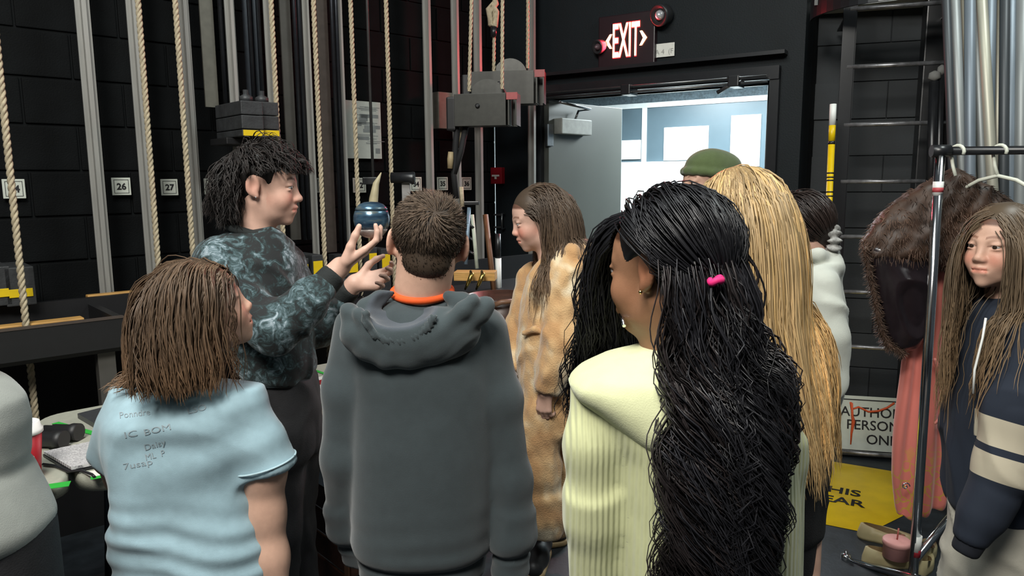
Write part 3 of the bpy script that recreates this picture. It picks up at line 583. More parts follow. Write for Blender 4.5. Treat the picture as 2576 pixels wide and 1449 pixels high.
# yellow measuring pole
a = at(2078, 690, 3.55); b = at(2096, 262, 3.6); d = nrm(b-a); L = np.linalg.norm(b-a); a0 = a-d*(a[2]/d[2]); L0 = np.linalg.norm(b-a0)
q = thing('marked_pole', 'yellow painted pole with white tip leaning left of the ladder', 'pole'); x = nrm(np.cross(d, [0, 1, 0])); q.matrix_world = Matrix(frame4(a0, x, np.cross(d, x), d))
obj('shaft', tube([(0, 0, 0), (0, 0, L0-.19)], .0155, 14), mat('pole_yellow', '#e0bd05', .4, var=.05), q); obj('black_joint', tube([(0, 0, L0-.19), (0, 0, L0-.175)], .016, 14), m_steel, q)
obj('upper_shaft', tube([(0, 0, L0-.175), (0, 0, L0-.1)], .0155, 14), MATS['pole_yellow'], q); obj('white_tip', tube([(0, 0, L0-.1), (0, 0, L0)], .0155, 14), m_white, q)
for t in (.31, .33, .345, .40, .42, .46): obj('tick_mark', tube([(0, 0, L0-t-.02), (0, 0, L0-t-.013)], .0159, 14), m_ink, q)
# authorised personnel sign
s0 = at(2080, 1152, 3.62); sw = .70; sh = .315
q = thing('warning_sign', 'white AUTHORIZED PERSONNEL ONLY sign leaning at the ladder foot', 'sign'); sx = nrm([.97, -.24, 0]); su = nrm(np.array([.03, .2, 1])); sn = np.cross(sx, su); su = np.cross(sn, sx)
p = onz(2090, 1138, .02); q.matrix_world = Matrix(frame4(p, sx, su, sn))
m_sign = mat('sign_white', '#cfd6cc', .4, var=.04)
obj('panel', box(0, sw, 0, sh, -.006, 0, .002), m_sign, q)
b2 = bmesh.new()
for (x0, x1, y0, y1) in ((.018, sw-.018, sh-.024, sh-.018), (.018, sw-.018, .018, .024), (.018, .024, .018, sh-.018), (sw-.024, sw-.018, .018, sh-.018)): B(b2, x0, x1, y0, y1, 0, .0012)
obj('border', b2, m_ink, q)
tc_ = sw*.42
for s, y in (('AUTHORIZED', .205), ('PERSONNEL', .135), ('ONLY', .06)): obj('lettering', textmesh(s, .073, .0006, .0006), m_ink, q).location = (tc_-.02, y, .001)
obj('metal_edge', box(-.004, sw+.004, -.006, .001, -.008, .003), m_rail, q)
# orange cord garland
P = [(2140, 1012), (2142, 1030), (2160, 1024), (2185, 1036), (2210, 1034), (2232, 1026), (2250, 1014)]
tag(obj('orange_cord', tube([at(x, y, 3.5) for x, y in P], .0055, 6), mat('orange_rope', '#c5522a', .8, var=.2, scale=200)), 'orange cord draped across the top of the white sign', 'cord')
tag(obj('orange_cord', tube([at(x, y, 3.49) for x, y in ((2143, 1014), (2144, 1045), (2147, 1060), (2142, 1090), (2140, 1118))], [.005, .006, .009, .005, .003], 6), MATS['orange_rope']), 'knotted orange cord end hanging in front of the white sign', 'cord')
# painted floor zone
fc = [onz(*c, .0) for c in ((2184, 1342), (2330, 1268), (2330, 1180), (2100, 1120), (2020, 1150), (1960, 1296))]
fc = [onz(2184, 1342, 0), onz(2184, 1342, 0)+ (onz(2271, 1299, 0)-onz(2184, 1342, 0))*3.2, None, None]
dirf = nrm(onz(2055, 1316, 0)-onz(2184, 1342, 0)); fc[3] = fc[0]+dirf*1.0; fc[2] = fc[1]+dirf*1.0
bm = bmesh.new(); vs = [bm.verts.new((v[0], v[1], .002)) for v in fc]; f = bm.faces.new(vs); bm.normal_update()
if f.normal.z < 0: bmesh.ops.reverse_faces(bm, faces=[f])
m_fy = mat('yellow_floor_paint', '#d8b608', .28, var=.10, scale=9)
yf = tag(obj('floor_marking', bm, m_fy), 'yellow painted keep-clear zone on the black floor at the ladder foot', 'floor marking')
tx = -dirf; ty = nrm(np.cross(Zv, tx))
for s, px, py in (('KEEP THIS', 2165, 1252), ('AREA CLEAR', 2174, 1279)):
    me = textmesh(s, .105, .0003, .002, align='RIGHT'); o = obj('lettering', me, m_ink, yf); p = onz(px, py, 0); o.matrix_world = Matrix(frame4((p[0], p[1], .0035), nrm(tx), ty, Zv))
# clothes rack
rb = onz(2296, 1462, .02); rk = thing('clothes_rack', 'chrome rolling clothes rack holding the fur cape and coral dress', 'clothes rack', (rb[0], rb[1], 0)); RB = np.array([rb[0], rb[1], 0]); YR = rb[1]
def rr(px, py, Y): return at(px, py, Y)-RB
top = rr(2366, 380, YR+.02); zt4 = top[2]
barD = nrm([1, -.12, 0])
obj('post', tube([(0, 0, .04), (top[0]*.45, .01, zt4*.55), (top[0], .02, zt4)], .0165, 16), m_chrome, rk)
b1 = rr(2378, 380, YR+.02); obj('post', tube([np.array([0, 0, .04])+barD*1.3+np.array([0, .0, 0]), np.array([top[0], 0, zt4])+barD*1.3], .0165, 16), m_chrome, rk)
obj('hanging_bar', tube([top+barD*-.01, top+barD*1.3], .0145, 16), m_steel, rk)
obj('bar_end_cap', tube([top-barD*.03, top+barD*.03], .021, 16), m_steel, rk)
obj('base_rail', tube([rr(2120, 1408, YR+.22), rr(2290, 1450, YR), rr(2420, 1482, YR-.17)], .014, 12), m_chrome, rk)
obj('lower_bar', tube([rr(2300, 1410, YR), rr(2398, 1290, YR+.42), rr(2520, 1160, YR+.9)], .0145, 12), m_chrome, rk)
obj('side_strut', tube([rr(2402, 1290, YR+.4), rr(2410, 1205, YR+.4)], .012, 12), m_chrome, rk)
obj('sticker', tube([(top[0]*.93, .0186, zt4*.905), (top[0]*.94, .0188, zt4*.935)], .0172, 16), m_white, rk); obj('red_print', tube([(top[0]*.925, .0186, zt4*.912), (top[0]*.935, .0187, zt4*.922)], .0174, 16), mat('label_red', '#b5494e', .6), rk)
obj('sticker', tube([(.002, 0, .14), (.004, .0, .20)], .0172, 16), m_white, rk); obj('red_print', tube([(.002, 0, .12), (.003, 0, .148)], .0173, 16), mat('label_dark_red', '#8e1c28', .5), rk)
for (px, py) in ((2128, 1402), (2130, 1432)):
    c = obj('caster', lathe([(.002, -.02), (.018, -.016), (.02, 0), (.018, .012), (.002, .018)], 14), m_chrome, rk); c.location = rr(px, py, YR+.2); obj('stem', tube([(0, 0, -.03), (0, 0, .03)], .008, 8), m_rail, c)
HB = lambda t: RB+top+barD*t
# hangers
def hanger(t, lab, m, w=.40, tilt=0):
    p = HB(t); q = thing('coat_hanger', lab, 'hanger', p, 0, 'coat hangers'); dx = nrm([.5, -.86, 0])
    hk = [np.array([0, -.0, 0])+dx*(.022*math.cos(a))+Zv*(.022*math.sin(a)-.004) for a in np.linspace(-.4, math.pi*1.1, 10)]
    obj('hook', tube(hk+[dx*-.012+Zv*-.05, Zv*-.085], .006, 8), m, q)
    if w: obj('shoulder_bar', tube([dx*-w/2+Zv*-.19, dx*-.06+Zv*-.10, Zv*-.085, dx*.06+Zv*-.10, dx*w/2+Zv*-.19], .0065, 8), m, q); return q
m_hang = mat('ivory_hanger', '#d9dccd', .4, var=.04)
hanger(.055, 'ivory hanger hook at the rack end carrying the fur cape', m_hang, 0); hanger(.19, 'empty ivory hanger beside the fur cape', m_hang, .42)
# shoes and pink cake
m_shoe = mat('cream_leather', '#b8ab82', .5, var=.12, scale=12); m_shoe_in = mat('shoe_lining', '#6d5836', .7)
def flat_shoe(p, ang, lab, L=.21, m=m_shoe):
    q = thing('ballet_flat', lab, 'shoe', (p[0], p[1], 0), ang, 'cream ballet flats')
    n = 22; ring = lambda s, z, inset=0: [((L/2-inset)*math.cos(2*math.pi*k/n)*s, ((.036 if math.cos(2*math.pi*k/n) > -.2 else .031)-inset)*math.sin(2*math.pi*k/n)*s, z+(.018*max(0, -math.cos(2*math.pi*k/n)) if z > .03 else 0)) for k in range(n)]
    bm = bmesh.new(); R = [[bm.verts.new(v) for v in r] for r in (ring(.96, 0), ring(1, .012), ring(.99, .03), ring(.90, .05), ring(.80, .052), ring(.78, .03))]
    for v in R[3]+R[4]: v.co.z -= .016*max(0, v.co.x/L*2)
    for v in R[4]: v.co.x = v.co.x*.8-.02
    for v in R[5]: v.co.x = v.co.x*.8-.02; v.co.z = .012
    for a, b in zip(R, R[1:]):
        for k in range(n): bm.faces.new((a[k], a[(k+1) % n], b[(k+1) % n], b[k])).smooth = True
    bm.faces.new(R[0][::-1]); bm.faces.new(R[5]); bm.faces.ensure_lookup_table()
    for f in bm.faces:
        if all(v in R[4] or v in R[5] for v in f.verts): f.material_index = 1
    o = obj('upper', bm, m, q); o.data.materials.append(m_shoe_in)
    obj('insole', lathe([(.001, .0125), (.03, .0125), (.03, .0135), (.001, .014)], 18), m_shoe_in, q).scale = (2.4, .8, 1); obj('trim', lathe([(.008, 0), (.012, .004), (.004, .008)], 8, None, (L*.22, 0, .034)), mat('pink_trim', '#9c6a55', .6), q); return q
flat_shoe(onz(2235, 1352, .02), -.35, 'cream ballet flat farthest back beside the yellow paint', .24); flat_shoe(onz(2245, 1408, .02), -.15, 'cream ballet flat under the pink cake prop', .23)
flat_shoe(onz(2330, 1392, .01), .9, 'cream ballet flat toe just right of the rack post', .2); flat_shoe(onz(2322, 1424, .01), .9, 'nearest cream ballet flat right of the rack post', .2)
p = onz(2254, 1395, .06); q = thing('cake_prop', 'small round pink cake prop with a candle resting on a shoe', 'cake', (p[0], p[1], .052))
m_pink = mat('pink_icing', '#d79d98', .55, var=.05)
obj('cake', lathe([(.048, 0), (.047, .05), (.051, .052), (.051, .066), (.047, .07), (.001, .07)], 32), m_pink, q); obj('candle', tube([(0, 0, .07), (.003, 0, .115)], .003, 8), mat('candle_red', '#b5615a', .5), q)
# ================================================================ implicit-surface sculpting for people and cloth
def smin(a, b, k):
    h = np.maximum(k-np.abs(a-b), 0)/k; return np.minimum(a, b)-h*h*k*.25
def smax(a, b, k): return -smin(-a, -b, k)
def capf(a, b, ra, rb=None):
    a = np.asarray(a, float); b = np.asarray(b, float); rb = ra if rb is None else rb; ab = b-a; L2 = max(ab@ab, 1e-9)
    def f(x, y, z):
        px, py, pz = x-a[0], y-a[1], z-a[2]; t = np.clip((px*ab[0]+py*ab[1]+pz*ab[2])/L2, 0, 1)
        return np.sqrt((px-t*ab[0])**2+(py-t*ab[1])**2+(pz-t*ab[2])**2)-(ra+(rb-ra)*t)
    m = max(ra, rb); return f, np.minimum(a, b)-m, np.maximum(a, b)+m
def ellf(c, r, R=None):
    c = np.asarray(c, float); r = np.asarray(r, float); R = np.eye(3) if R is None else np.asarray(R, float)
    def f(x, y, z):
        px, py, pz = x-c[0], y-c[1], z-c[2]
        q = [(R[0, i]*px+R[1, i]*py+R[2, i]*pz) for i in range(3)]
        k0 = np.sqrt((q[0]/r[0])**2+(q[1]/r[1])**2+(q[2]/r[2])**2); k1 = np.sqrt((q[0]/r[0]**2)**2+(q[1]/r[1]**2)**2+(q[2]/r[2]**2)**2)+1e-9
        return k0*(k0-1)/k1
    e = np.sqrt(((R*r)**2).sum(1)); return f, c-e, c+e
def loftf(rows, n=2.4, soft=.03):
    """rows: (z, cx, cy, rx, ry) from low to high"""
    A = np.array(sorted(rows), float); zs = A[:, 0]; zz = np.linspace(zs[0], zs[-1], 80)
    def sm(v):
        o = np.interp(zz, zs, v); k = np.array([1, 2, 3, 2, 1.])/9; return np.convolve(np.pad(o, 2, 'edge'), k, 'valid')
    C = [sm(A[:, i]) for i in range(1, 5)]
    def f(x, y, z):
        zc = np.clip(z, zs[0], zs[-1]); cx, cy, rx, ry = [np.interp(np.asarray(zc).ravel(), zz, c).reshape(np.shape(zc)) for c in C]
        q = (np.abs((x-cx)/rx)**n+np.abs((y-cy)/ry)**n+1e-9)**(1/n)
        d = (q-1)*np.minimum(rx, ry); e = np.maximum(z-zs[-1], zs[0]-z)+.0*x
        return smax(d, e, soft)
    m = A[:, 3].max(); my = A[:, 4].max()
    return f, np.array([A[:, 1].min()-m, A[:, 2].min()-my, zs[0]]), np.array([A[:, 1].max()+m, A[:, 2].max()+my, zs[-1]])
class Sculpt:
    def __init__(s): s.ops = []
    def add(s, p, k=.02): s.ops.append(('a', *p, k)); return s
    def sub(s, p, k=.01): s.ops.append(('s', *p, k)); return s
    def cap(s, a, b, ra, rb=None, k=.02): return s.add(capf(a, b, ra, rb), k)
    def chain(s, pts, rad, k=.025):
        for i in range(len(pts)-1): s.cap(pts[i], pts[i+1], rad[i], rad[i+1], k)
        return s
    def ell(s, c, r, R=None, k=.02): return s.add(ellf(c, r, R), k)
    def mesh(s, vox, clip=None):
        A = [o for o in s.ops if o[0] == 'a']; lo = np.min([o[2] for o in A], 0)-3*vox-.012; hi = np.max([o[3] for o in A], 0)+3*vox+.012
        if clip: lo = np.maximum(lo, clip[0]); hi = np.minimum(hi, clip[1])
        n = np.ceil((hi-lo)/vox).astype(int)+1; ax = [lo[i]+vox*np.arange(n[i]) for i in range(3)]
        G = np.full(n, .08, np.float32)
        for op, f, l, h, k in s.ops:
            pad = k+2*vox+.012; sl = []
            for i in range(3):
                a = int(np.clip(math.floor((l[i]-pad-lo[i])/vox), 0, n[i])); b = int(np.clip(math.ceil((h[i]+pad-lo[i])/vox)+1, 0, n[i])); sl.append(slice(a, b))
            if any(q.stop <= q.start for q in sl): continue
            x = ax[0][sl[0]][:, None, None]; y = ax[1][sl[1]][None, :, None]; z = ax[2][sl[2]][None, None, :]
            d = f(x, y, z)+0*x+0*y; sl = tuple(sl)
            G[sl] = smin(G[sl], d, k) if op == 'a' else smax(G[sl], -d, k)
        return nets(G, lo, vox)
def nets(G, lo, vox):
    S = G < 0; nx, ny, nz = G.shape
    c = np.zeros((nx-1, ny-1, nz-1), np.uint8)
    for i in (0, 1):
        for j in (0, 1):
            for k in (0, 1): c += S[i:nx-1+i, j:ny-1+j, k:nz-1+k]
    act = (c > 0) & (c < 8); I = np.argwhere(act); idx = np.full(act.shape, -1, np.int32); idx[act] = np.arange(len(I))
    cs = [(i, j, k) for i in (0, 1) for j in (0, 1) for k in (0, 1)]
    val = np.stack([G[I[:, 0]+a, I[:, 1]+b, I[:, 2]+d] for a, b, d in cs], 1)
    acc = np.zeros((len(I), 3)); cnt = np.zeros(len(I))
    for p in range(8):
        for q in range(p+1, 8):
            dd = np.abs(np.subtract(cs[p], cs[q]))
            if dd.sum() != 1: continue
            m = (val[:, p] < 0) != (val[:, q] < 0); t = val[:, p]/(val[:, p]-val[:, q]+1e-12); t = np.clip(t, 0, 1)
            pos = np.array(cs[p])[None]*(1-t[:, None])+np.array(cs[q])[None]*t[:, None]
            acc[m] += pos[m]; cnt[m] += 1
    V = lo+vox*(I+acc/cnt[:, None]); Q = []
    for axis in range(3):
        o = [1, 1, 1]; o[axis] = 0
        A = S[tuple(slice(1 if o[i] else 0, (G.shape[i]-1)) for i in range(3))]
        Bq = S[tuple(slice(1 if i != axis else 1, G.shape[i]-1 if i != axis else G.shape[i]) for i in range(3))]
        e = np.argwhere(A != Bq)
        if len(e) == 0: continue
        st = A[e[:, 0], e[:, 1], e[:, 2]]; P = e+np.array(o)
        u, v = [i for i in range(3) if i != axis]; du = np.eye(3, dtype=int)[u]; dv = np.eye(3, dtype=int)[v]
        g = lambda W: idx[W[:, 0], W[:, 1], W[:, 2]]
        q = np.stack([g(P-du-dv), g(P-dv), g(P), g(P-du)], 1)
        flip = st if axis != 1 else ~st
        q[~flip] = q[~flip][:, ::-1]; Q.append(q)
    Q = np.concatenate(Q); Q = Q[(Q >= 0).all(1)]
    return V, Q
def vnormals(V, Q):
    n = np.cross(V[Q[:, 2]]-V[Q[:, 0]], V[Q[:, 3]]-V[Q[:, 1]]); N = np.zeros_like(V)
    for i in range(4): np.add.at(N, Q[:, i], n)
    return N/(np.linalg.norm(N, axis=1, keepdims=True)+1e-12)
def relax(V, Q, it=1, w=.5):
    for _ in range(it):
        A = np.zeros_like(V); C = np.zeros(len(V))
        for i in range(4):
            np.add.at(A, Q[:, i], V[Q[:, (i+1) % 4]]); np.add.at(C, Q[:, i], 1)
        for i in range(4):
            np.add.at(A, Q[:, (i+1) % 4], V[Q[:, i]]); np.add.at(C, Q[:, (i+1) % 4], 1)
        V = V*(1-w)+w*A/np.maximum(C, 1)[:, None]
    return V
def wob(v, f, seed=0, n=6, asp=(1, 1, 1)):
    r = np.random.default_rng(seed); o = np.zeros(len(v))
    for i in range(n):
        k = nrm(r.normal(size=3))*f*r.uniform(.6, 1.5)*2*np.pi*np.array(asp); o += np.sin(v@k+r.uniform(0, 6.28))
    return o/math.sqrt(n/2)
def ridge(w): return 1-np.minimum(np.abs(w)*1.1, 1)
def put(name, sc, vox, m, parent, O, fold=None, col=None, it=1, clip=None):
    V, Q = sc.mesh(vox, clip) if isinstance(sc, Sculpt) else sc
    V = relax(V, Q, it)
    if fold is not None: V = V+vnormals(V, Q)*fold(V)[:, None]
    C = col(V) if col is not None else None
    me = mesh_from(V-O, Q, name, True)
    if C is not None:
        a = me.attributes.new('Col', 'FLOAT_COLOR', 'POINT'); C4 = np.ones((len(V), 4), np.float32); C4[:, :3] = C; a.data.foreach_set('color', C4.ravel())
    return obj(name, me, m, parent)
def pts(L): return [at(*q[:3]) for q in L]
def rpx(r, p): return r*float((np.asarray(p)-CAM)@fwd)/F
def chainpx(sc, L, k=.025):
    """L: (px, py, Y, radius in pixels)"""
    P = [at(a, b, c) for a, b, c, _ in L]; R = [rpx(q[3], p) for q, p in zip(L, P)]; sc.chain(P, R, k); return P, R
def rowspx(Y, rows, ry):
    """rows: (py, left px, right px[, ry, dy])"""
    o = []
    for q in rows:
        py, a, b = q[:3]; A, B_ = at(a, py, Y), at(b, py, Y); o.append((float((A[2]+B_[2])/2), float((A[0]+B_[0])/2), Y+(q[4] if len(q) > 4 else 0), float((B_[0]-A[0])/2), q[3] if len(q) > 3 else ry))
    return o
# ---------------------------------------------------------------- heads
def rot(face, tilt=0, roll=0):
    """face: degrees, 0 = looking away from the camera (+Y), positive turns to image right; tilt up positive"""
    a = math.radians(-face); Rz = np.array([[math.cos(a), -math.sin(a), 0], [math.sin(a), math.cos(a), 0], [0, 0, 1]])
    t = math.radians(tilt); Rx = np.array([[1, 0, 0], [0, math.cos(t), -math.sin(t)], [0, math.sin(t), math.cos(t)]])
    r = math.radians(roll); Ry = np.array([[math.cos(r), 0, math.sin(r)], [0, 1, 0], [-math.sin(r), 0, math.cos(r)]])
    return Rz@Rx@Ry
class Head:
    def __init__(s, c, R, sc): s.c = np.asarray(c, float); s.R = R; s.s = sc
    def w(s, p): return s.c+s.R@(np.asarray(p, float)*s.s)
    def wn(s, P): return s.c+(np.asarray(P)*s.s)@s.R.T
    def l(s, V): return ((V-s.c)@s.R)/s.s
    def E(s, c, r, Q=None): return ellf(s.w(c), np.asarray(r)*s.s, s.R if Q is None else s.R@Q)
    def C(s, a, b, ra, rb=None): return capf(s.w(a), s.w(b), ra*s.s, (ra if rb is None else rb)*s.s)
    def skull(s): return [s.E((0, -.018, .035), (.079, .098, .086)), s.E((0, .035, .0), (.061, .056, .09)), s.E((0, .034, .028), (.067, .060, .071))]
    def build(s, S, face=True, ears=True, young=0.0, eo=0.0):
        S.add(s.E((0, -.018, .035), (.075, .094, .082)), .02); S.add(s.E((0, .034, .028), (.063, .056, .066)), .02)
        S.add(s.E((0, .034, -.03), (.058, .056, .068)), .02); S.add(s.E((0, .034, -.068), (.045+.004*young, .046, .036)), .02)
        S.add(s.C((0, .070, -.094), (0, .066, -.094), .016), .02)
        S.add(s.C((-.03, .01, -.075), (-.047, -.008, -.045), .016), .02); S.add(s.C((.03, .01, -.075), (.047, -.008, -.045), .016), .02)
        if face:
            for x in (-1, 1):
                S.add(s.E((x*.034, .057, -.034), (.025, .028, .028)), .016)
                S.add(s.C((x*.042, .066, .021), (x*.012, .084, .018), .008), .012)
                S.sub(s.E((x*.031, .100, .004), (.016, .018, .012)), .012)
            S.add(s.C((0, .084, .014), (0, .101-.004*young, -.026), .007, .0095), .012); S.add(s.E((0, .103-.004*young, -.0295), (.011, .011, .0095)), .008)
            for x in (-1, 1): S.add(s.E((x*.0115, .093, -.0335), (.008, .010, .007)), .006)
            S.add(s.E((0, .075, -.062), (.026, .021, .022)), .014)
            S.add(s.C((-.016, .0875, -.0575), (0, .0945, -.0555), .0045, .0055), .005); S.add(s.C((.016, .0875, -.0575), (0, .0945, -.0555), .0045, .0055), .005)
            S.add(s.C((-.013, .0885, -.067), (.013, .0885, -.067), .006), .006)
            S.sub(s.C((-.021, .088, -.0625), (0, .1005, -.0615), .0022), .003); S.sub(s.C((.021, .088, -.0625), (0, .1005, -.0615), .0022), .003)
            for x in (-1, 1):
                S.add(s.E((x*.031, .0765, .0097), (.0165, .0130, .0062)), .004); S.add(s.E((x*.031, .0765, -.0035), (.0155, .0120, .0048)), .004)
        if ears:
            for x in (-1, 1):
                t = math.radians(22*x); Q = np.array([[math.cos(t), -math.sin(t), 0], [math.sin(t), math.cos(t), 0], [0, 0, 1]])
                S.add(s.E((x*(.081+eo), -.014, .003), (.008, .021, .032+eo*.3), Q), .006+eo); S.sub(s.E((x*(.091+eo*1.2), -.010, .006), (.008, .012, .019), Q), .004); S.add(s.C((x*.076, -.004, -.026), (x*.077, -.008, -.02), .008), .006)
    def col(s, V, lip=(1.0, .62, .60), brow=(.35, .27, .22), blush=.16, brows=True, scalp=(.22, .17, .15)):
        p = s.l(V); C = np.ones((len(V), 3)); x, y, z = np.abs(p[:, 0]), p[:, 1], p[:, 2]
        def mixin(w, c):
            w = np.clip(w, 0, 1)[:, None]; C[:] = C*(1-w)+np.asarray(c)*w
        ch = np.exp(-(((x-.036)/.022)**2+((z+.032)/.022)**2))*(y > .02); mixin(blush*ch*4, (1.0, .66, .62))
        ea = np.exp(-(((x-.086)/.012)**2+((z)/.03)**2))*(y < .02); mixin(.6*ea, (1.0, .72, .68))
        lp = (np.exp(-((z+.062)/.0085)**4))*(x < .021)*(y > .083); mixin(lp*.9, lip)
        if brows:
            bz = .0265+.004*np.sin(np.clip((x-.012)/.035, 0, 1)*3.14); bw_ = np.exp(-((z-bz)/.0038)**4)*(x > .011)*(x < .047)*(y > .045); mixin(bw_*.85, brow)
            ls = np.exp(-((z-.0045)/.0022)**2)*(np.abs(x-.031) < .0165)*(y > .07); mixin(ls*.7, (.25, .18, .15))
        sp = np.clip((z-.050-.25*np.maximum(0, y-.05))/.006, 0, 1); mixin(sp, scalp)
        return C
    def eyes(s, parent, O, col='#3b2a1e', look=(0, 0)):
        for x in (-1, 1):
            bm = bmesh.new(); bmesh.ops.create_uvsphere(bm, u_segments=20, v_segments=14, radius=.0112*s.s)
            for f in bm.faces: f.smooth = True
            o = obj('eye', bm, mat('eye_white', (.42, .38, .36), .2, coat=.3), parent, s.w((x*.031, .0765, .0035))-O)
            g = nrm(s.R@np.array([look[0], 1, look[1]]))
            ir = lathe([(.006*s.s, 0), (.005*s.s, .0006), (.0005, .0010)], 16); M = frame4(g*.0109*s.s, nrm(np.cross([0, 0, 1], g)), np.cross(g, nrm(np.cross([0, 0, 1], g))), g); xform(ir, M)
            obj('iris', ir, mat('iris_'+col[1:], col, .1, coat=1), o)
# ---------------------------------------------------------------- hair
def scalp(H, n, front=.055, side=.0, back=-.06, seed=0, infl=1.02, cond=None):
    r = np.random.default_rng(seed); out = np.zeros((0, 3))
    while len(out) < n:
        d = r.normal(size=(n*3, 3)); d /= np.linalg.norm(d, axis=1, keepdims=True)
        p = np.array([0, -.018, .035])+d*np.array([.075, .094, .082])*infl
        az = np.arctan2(np.abs(p[:, 0]), p[:, 1]); th = np.interp(az, [0, .5, 1.1, 1.5, 1.9, 2.4, 3.15], [front, front-.006, front-.03, side+.012, side-.01, back, back])
        ok = p[:, 2] > th
        if cond is not None: ok &= cond(p)
        out = np.concatenate([out, p[ok]])
    return out[:n]
def collide(fs, P): return np.min([f[0](P[:, 0], P[:, 1], P[:, 2]) for f in fs], 0)
def grow(roots, d0, nseg, seg, coll, off, grav=.25, stiff=.75, pull=None, seed=0, jit=.05):
    """integrate strands in world space; coll: list of prims; off: clearance per strand"""
    r = np.random.default_rng(seed); P = roots.copy(); D = d0.copy(); out = [P.copy()]; N = len(P)
    s = collide(coll, P)-.0038; m = s < 0; q = P[m]; e = .004; gr = np.stack([collide(coll, q+np.eye(3)[k]*e)-collide(coll, q-np.eye(3)[k]*e) for k in range(3)], 1); gr /= np.linalg.norm(gr, axis=1, keepdims=True)+1e-9; P[m] = q-gr*s[m][:, None]; out = [P.copy()]
    seg = np.broadcast_to(np.asarray(seg, float), (N,))[:, None]; g = np.array([0, 0, -1.0])
    for i in range(nseg):
        G = g[None]*grav if pull is None else pull(P, i)*grav
        D = D*stiff+G+r.normal(size=(N, 3))*jit; D /= np.linalg.norm(D, axis=1, keepdims=True)+1e-9
        Pn = P+D*seg
        for _ in range(2):
            s = collide(coll, Pn)-np.maximum(off*min(1, (i+1)/3), .0045)
            m = s < 0
            if m.any():
                q = Pn[m]; e = .004; gr = np.stack([collide(coll, q+np.eye(3)[k]*e)-collide(coll, q-np.eye(3)[k]*e) for k in range(3)], 1); gr /= np.linalg.norm(gr, axis=1, keepdims=True)+1e-9
                Pn[m] = q-gr*s[m][:, None]
        D = Pn-P; D /= np.linalg.norm(D, axis=1, keepdims=True)+1e-9; P = Pn; out.append(P.copy())
    return np.stack(out, 1)
def waves(S, amp, wl_, seed=0, clump=12, ramp=.4, rnd=.3):
    r = np.random.default_rng(seed); N, n, _ = S.shape; ln = np.cumsum(np.linalg.norm(np.diff(S, axis=1, prepend=S[:, :1]), axis=2), 1)
    c = np.arange(N)//clump; ph = r.uniform(0, 6.28, c.max()+1)[c]+r.normal(size=N)*rnd; w = wl_*(1+.25*r.normal(size=c.max()+1)[c])
    t = np.linspace(0, 1, n)[None]; A = amp*np.clip((t-.05)/ramp, 0, 1)*(1+.3*r.normal(size=c.max()+1)[c])[:, None]
    T = np.gradient(S, axis=1); T /= np.linalg.norm(T, axis=2, keepdims=True)+1e-9
    U = np.cross(T, np.array([.3, 1, .1])); U /= np.linalg.norm(U, axis=2, keepdims=True)+1e-9; V = np.cross(T, U)
    a = 2*np.pi*ln/w[:, None]+ph[:, None]
    return S+U*(A*np.sin(a))[..., None]+V*(A*.7*np.cos(a))[..., None]
def clumped(S, k, amt, seed=0):
    N, n, _ = S.shape; o = np.argsort(S[:, n//2] @ np.array([1, .37, .21])); S = S[o]; c = np.arange(N)//k; G = S[np.minimum(c*k+k//2, N-1)]
    t = np.linspace(0, 1, n)[None, :, None]**.7; return S*(1-amt*t)+G*amt*t
def strand_mesh(S, r0, taper=.35, flat=.5, shade=None, seed=0, sides=4, name='hair'):
    r = np.random.default_rng(seed); N, n, _ = S.shape
    T = np.gradient(S, axis=1); T /= np.linalg.norm(T, axis=2, keepdims=True)+1e-9
    ref = S-S.mean((0, 1)); ref[..., 2] *= .2; U = np.cross(T, ref); U /= np.linalg.norm(U, axis=2, keepdims=True)+1e-9; V = np.cross(T, U)
    t = np.linspace(0, 1, n); R = (np.broadcast_to(np.asarray(r0, float), (N,))*r.uniform(.7, 1.3, N))[:, None]*(1-(1-taper)*t**1.5)[None]
    R[:, -1] *= .2
    th = np.linspace(0, 2*np.pi, sides, endpoint=False)
    ring = S[:, :, None, :]+R[:, :, None, None]*(np.cos(th)[None, None, :, None]*U[:, :, None, :]+flat*np.sin(th)[None, None, :, None]*V[:, :, None, :])
    Vt = ring.reshape(-1, 3); b = (np.arange(N)*n*sides)[:, None, None]+(np.arange(n-1)*sides)[None, :, None]; j = np.arange(sides)[None, None]
    Q = np.stack([b+j, b+(j+1) % sides, b+sides+(j+1) % sides, b+sides+j], 3).reshape(-1, 4)
    C = np.repeat(shade, n*sides, 0) if shade is not None and shade.ndim == 2 else (np.repeat(shade.reshape(-1, 3), sides, 0) if shade is not None else None)
    return Vt, Q, C
def hair_obj(name, parts, m, parent, O):
    V = []; Q = []; C = []; b = 0
    for v, q, c in parts:
        V.append(v); Q.append(q+b); C.append(c if c is not None else np.ones((len(v), 3))); b += len(v)
    V = np.concatenate(V); Q = np.concatenate(Q); C = np.concatenate(C)
    me = mesh_from(V-O, Q.astype(np.int32), name, True)
    a = me.attributes.new('Col', 'FLOAT_COLOR', 'POINT'); C4 = np.ones((len(V), 4), np.float32); C4[:, :3] = C; a.data.foreach_set('color', C4.ravel())
    return obj(name, me, m, parent)
def base_cap(S, vox, shade=(.8, .8, .8)):
    V, Q = S.mesh(vox); V = relax(V, Q, 1); return V, Q, np.tile(np.asarray(shade, float), (len(V), 1))
def tones(N, seed, lo=.65, hi=1.25, clump=8, tint=None, frac=0):
    r = np.random.default_rng(seed); c = np.arange(N)//clump; v = r.uniform(lo, hi, c.max()+1)[c]*r.uniform(.9, 1.1, N); o = np.repeat(v[:, None], 3, 1)
    if tint is not None:
        m = (r.uniform(size=c.max()+1) < frac)[c]; o[m] = o[m]*np.asarray(tint)
    return o
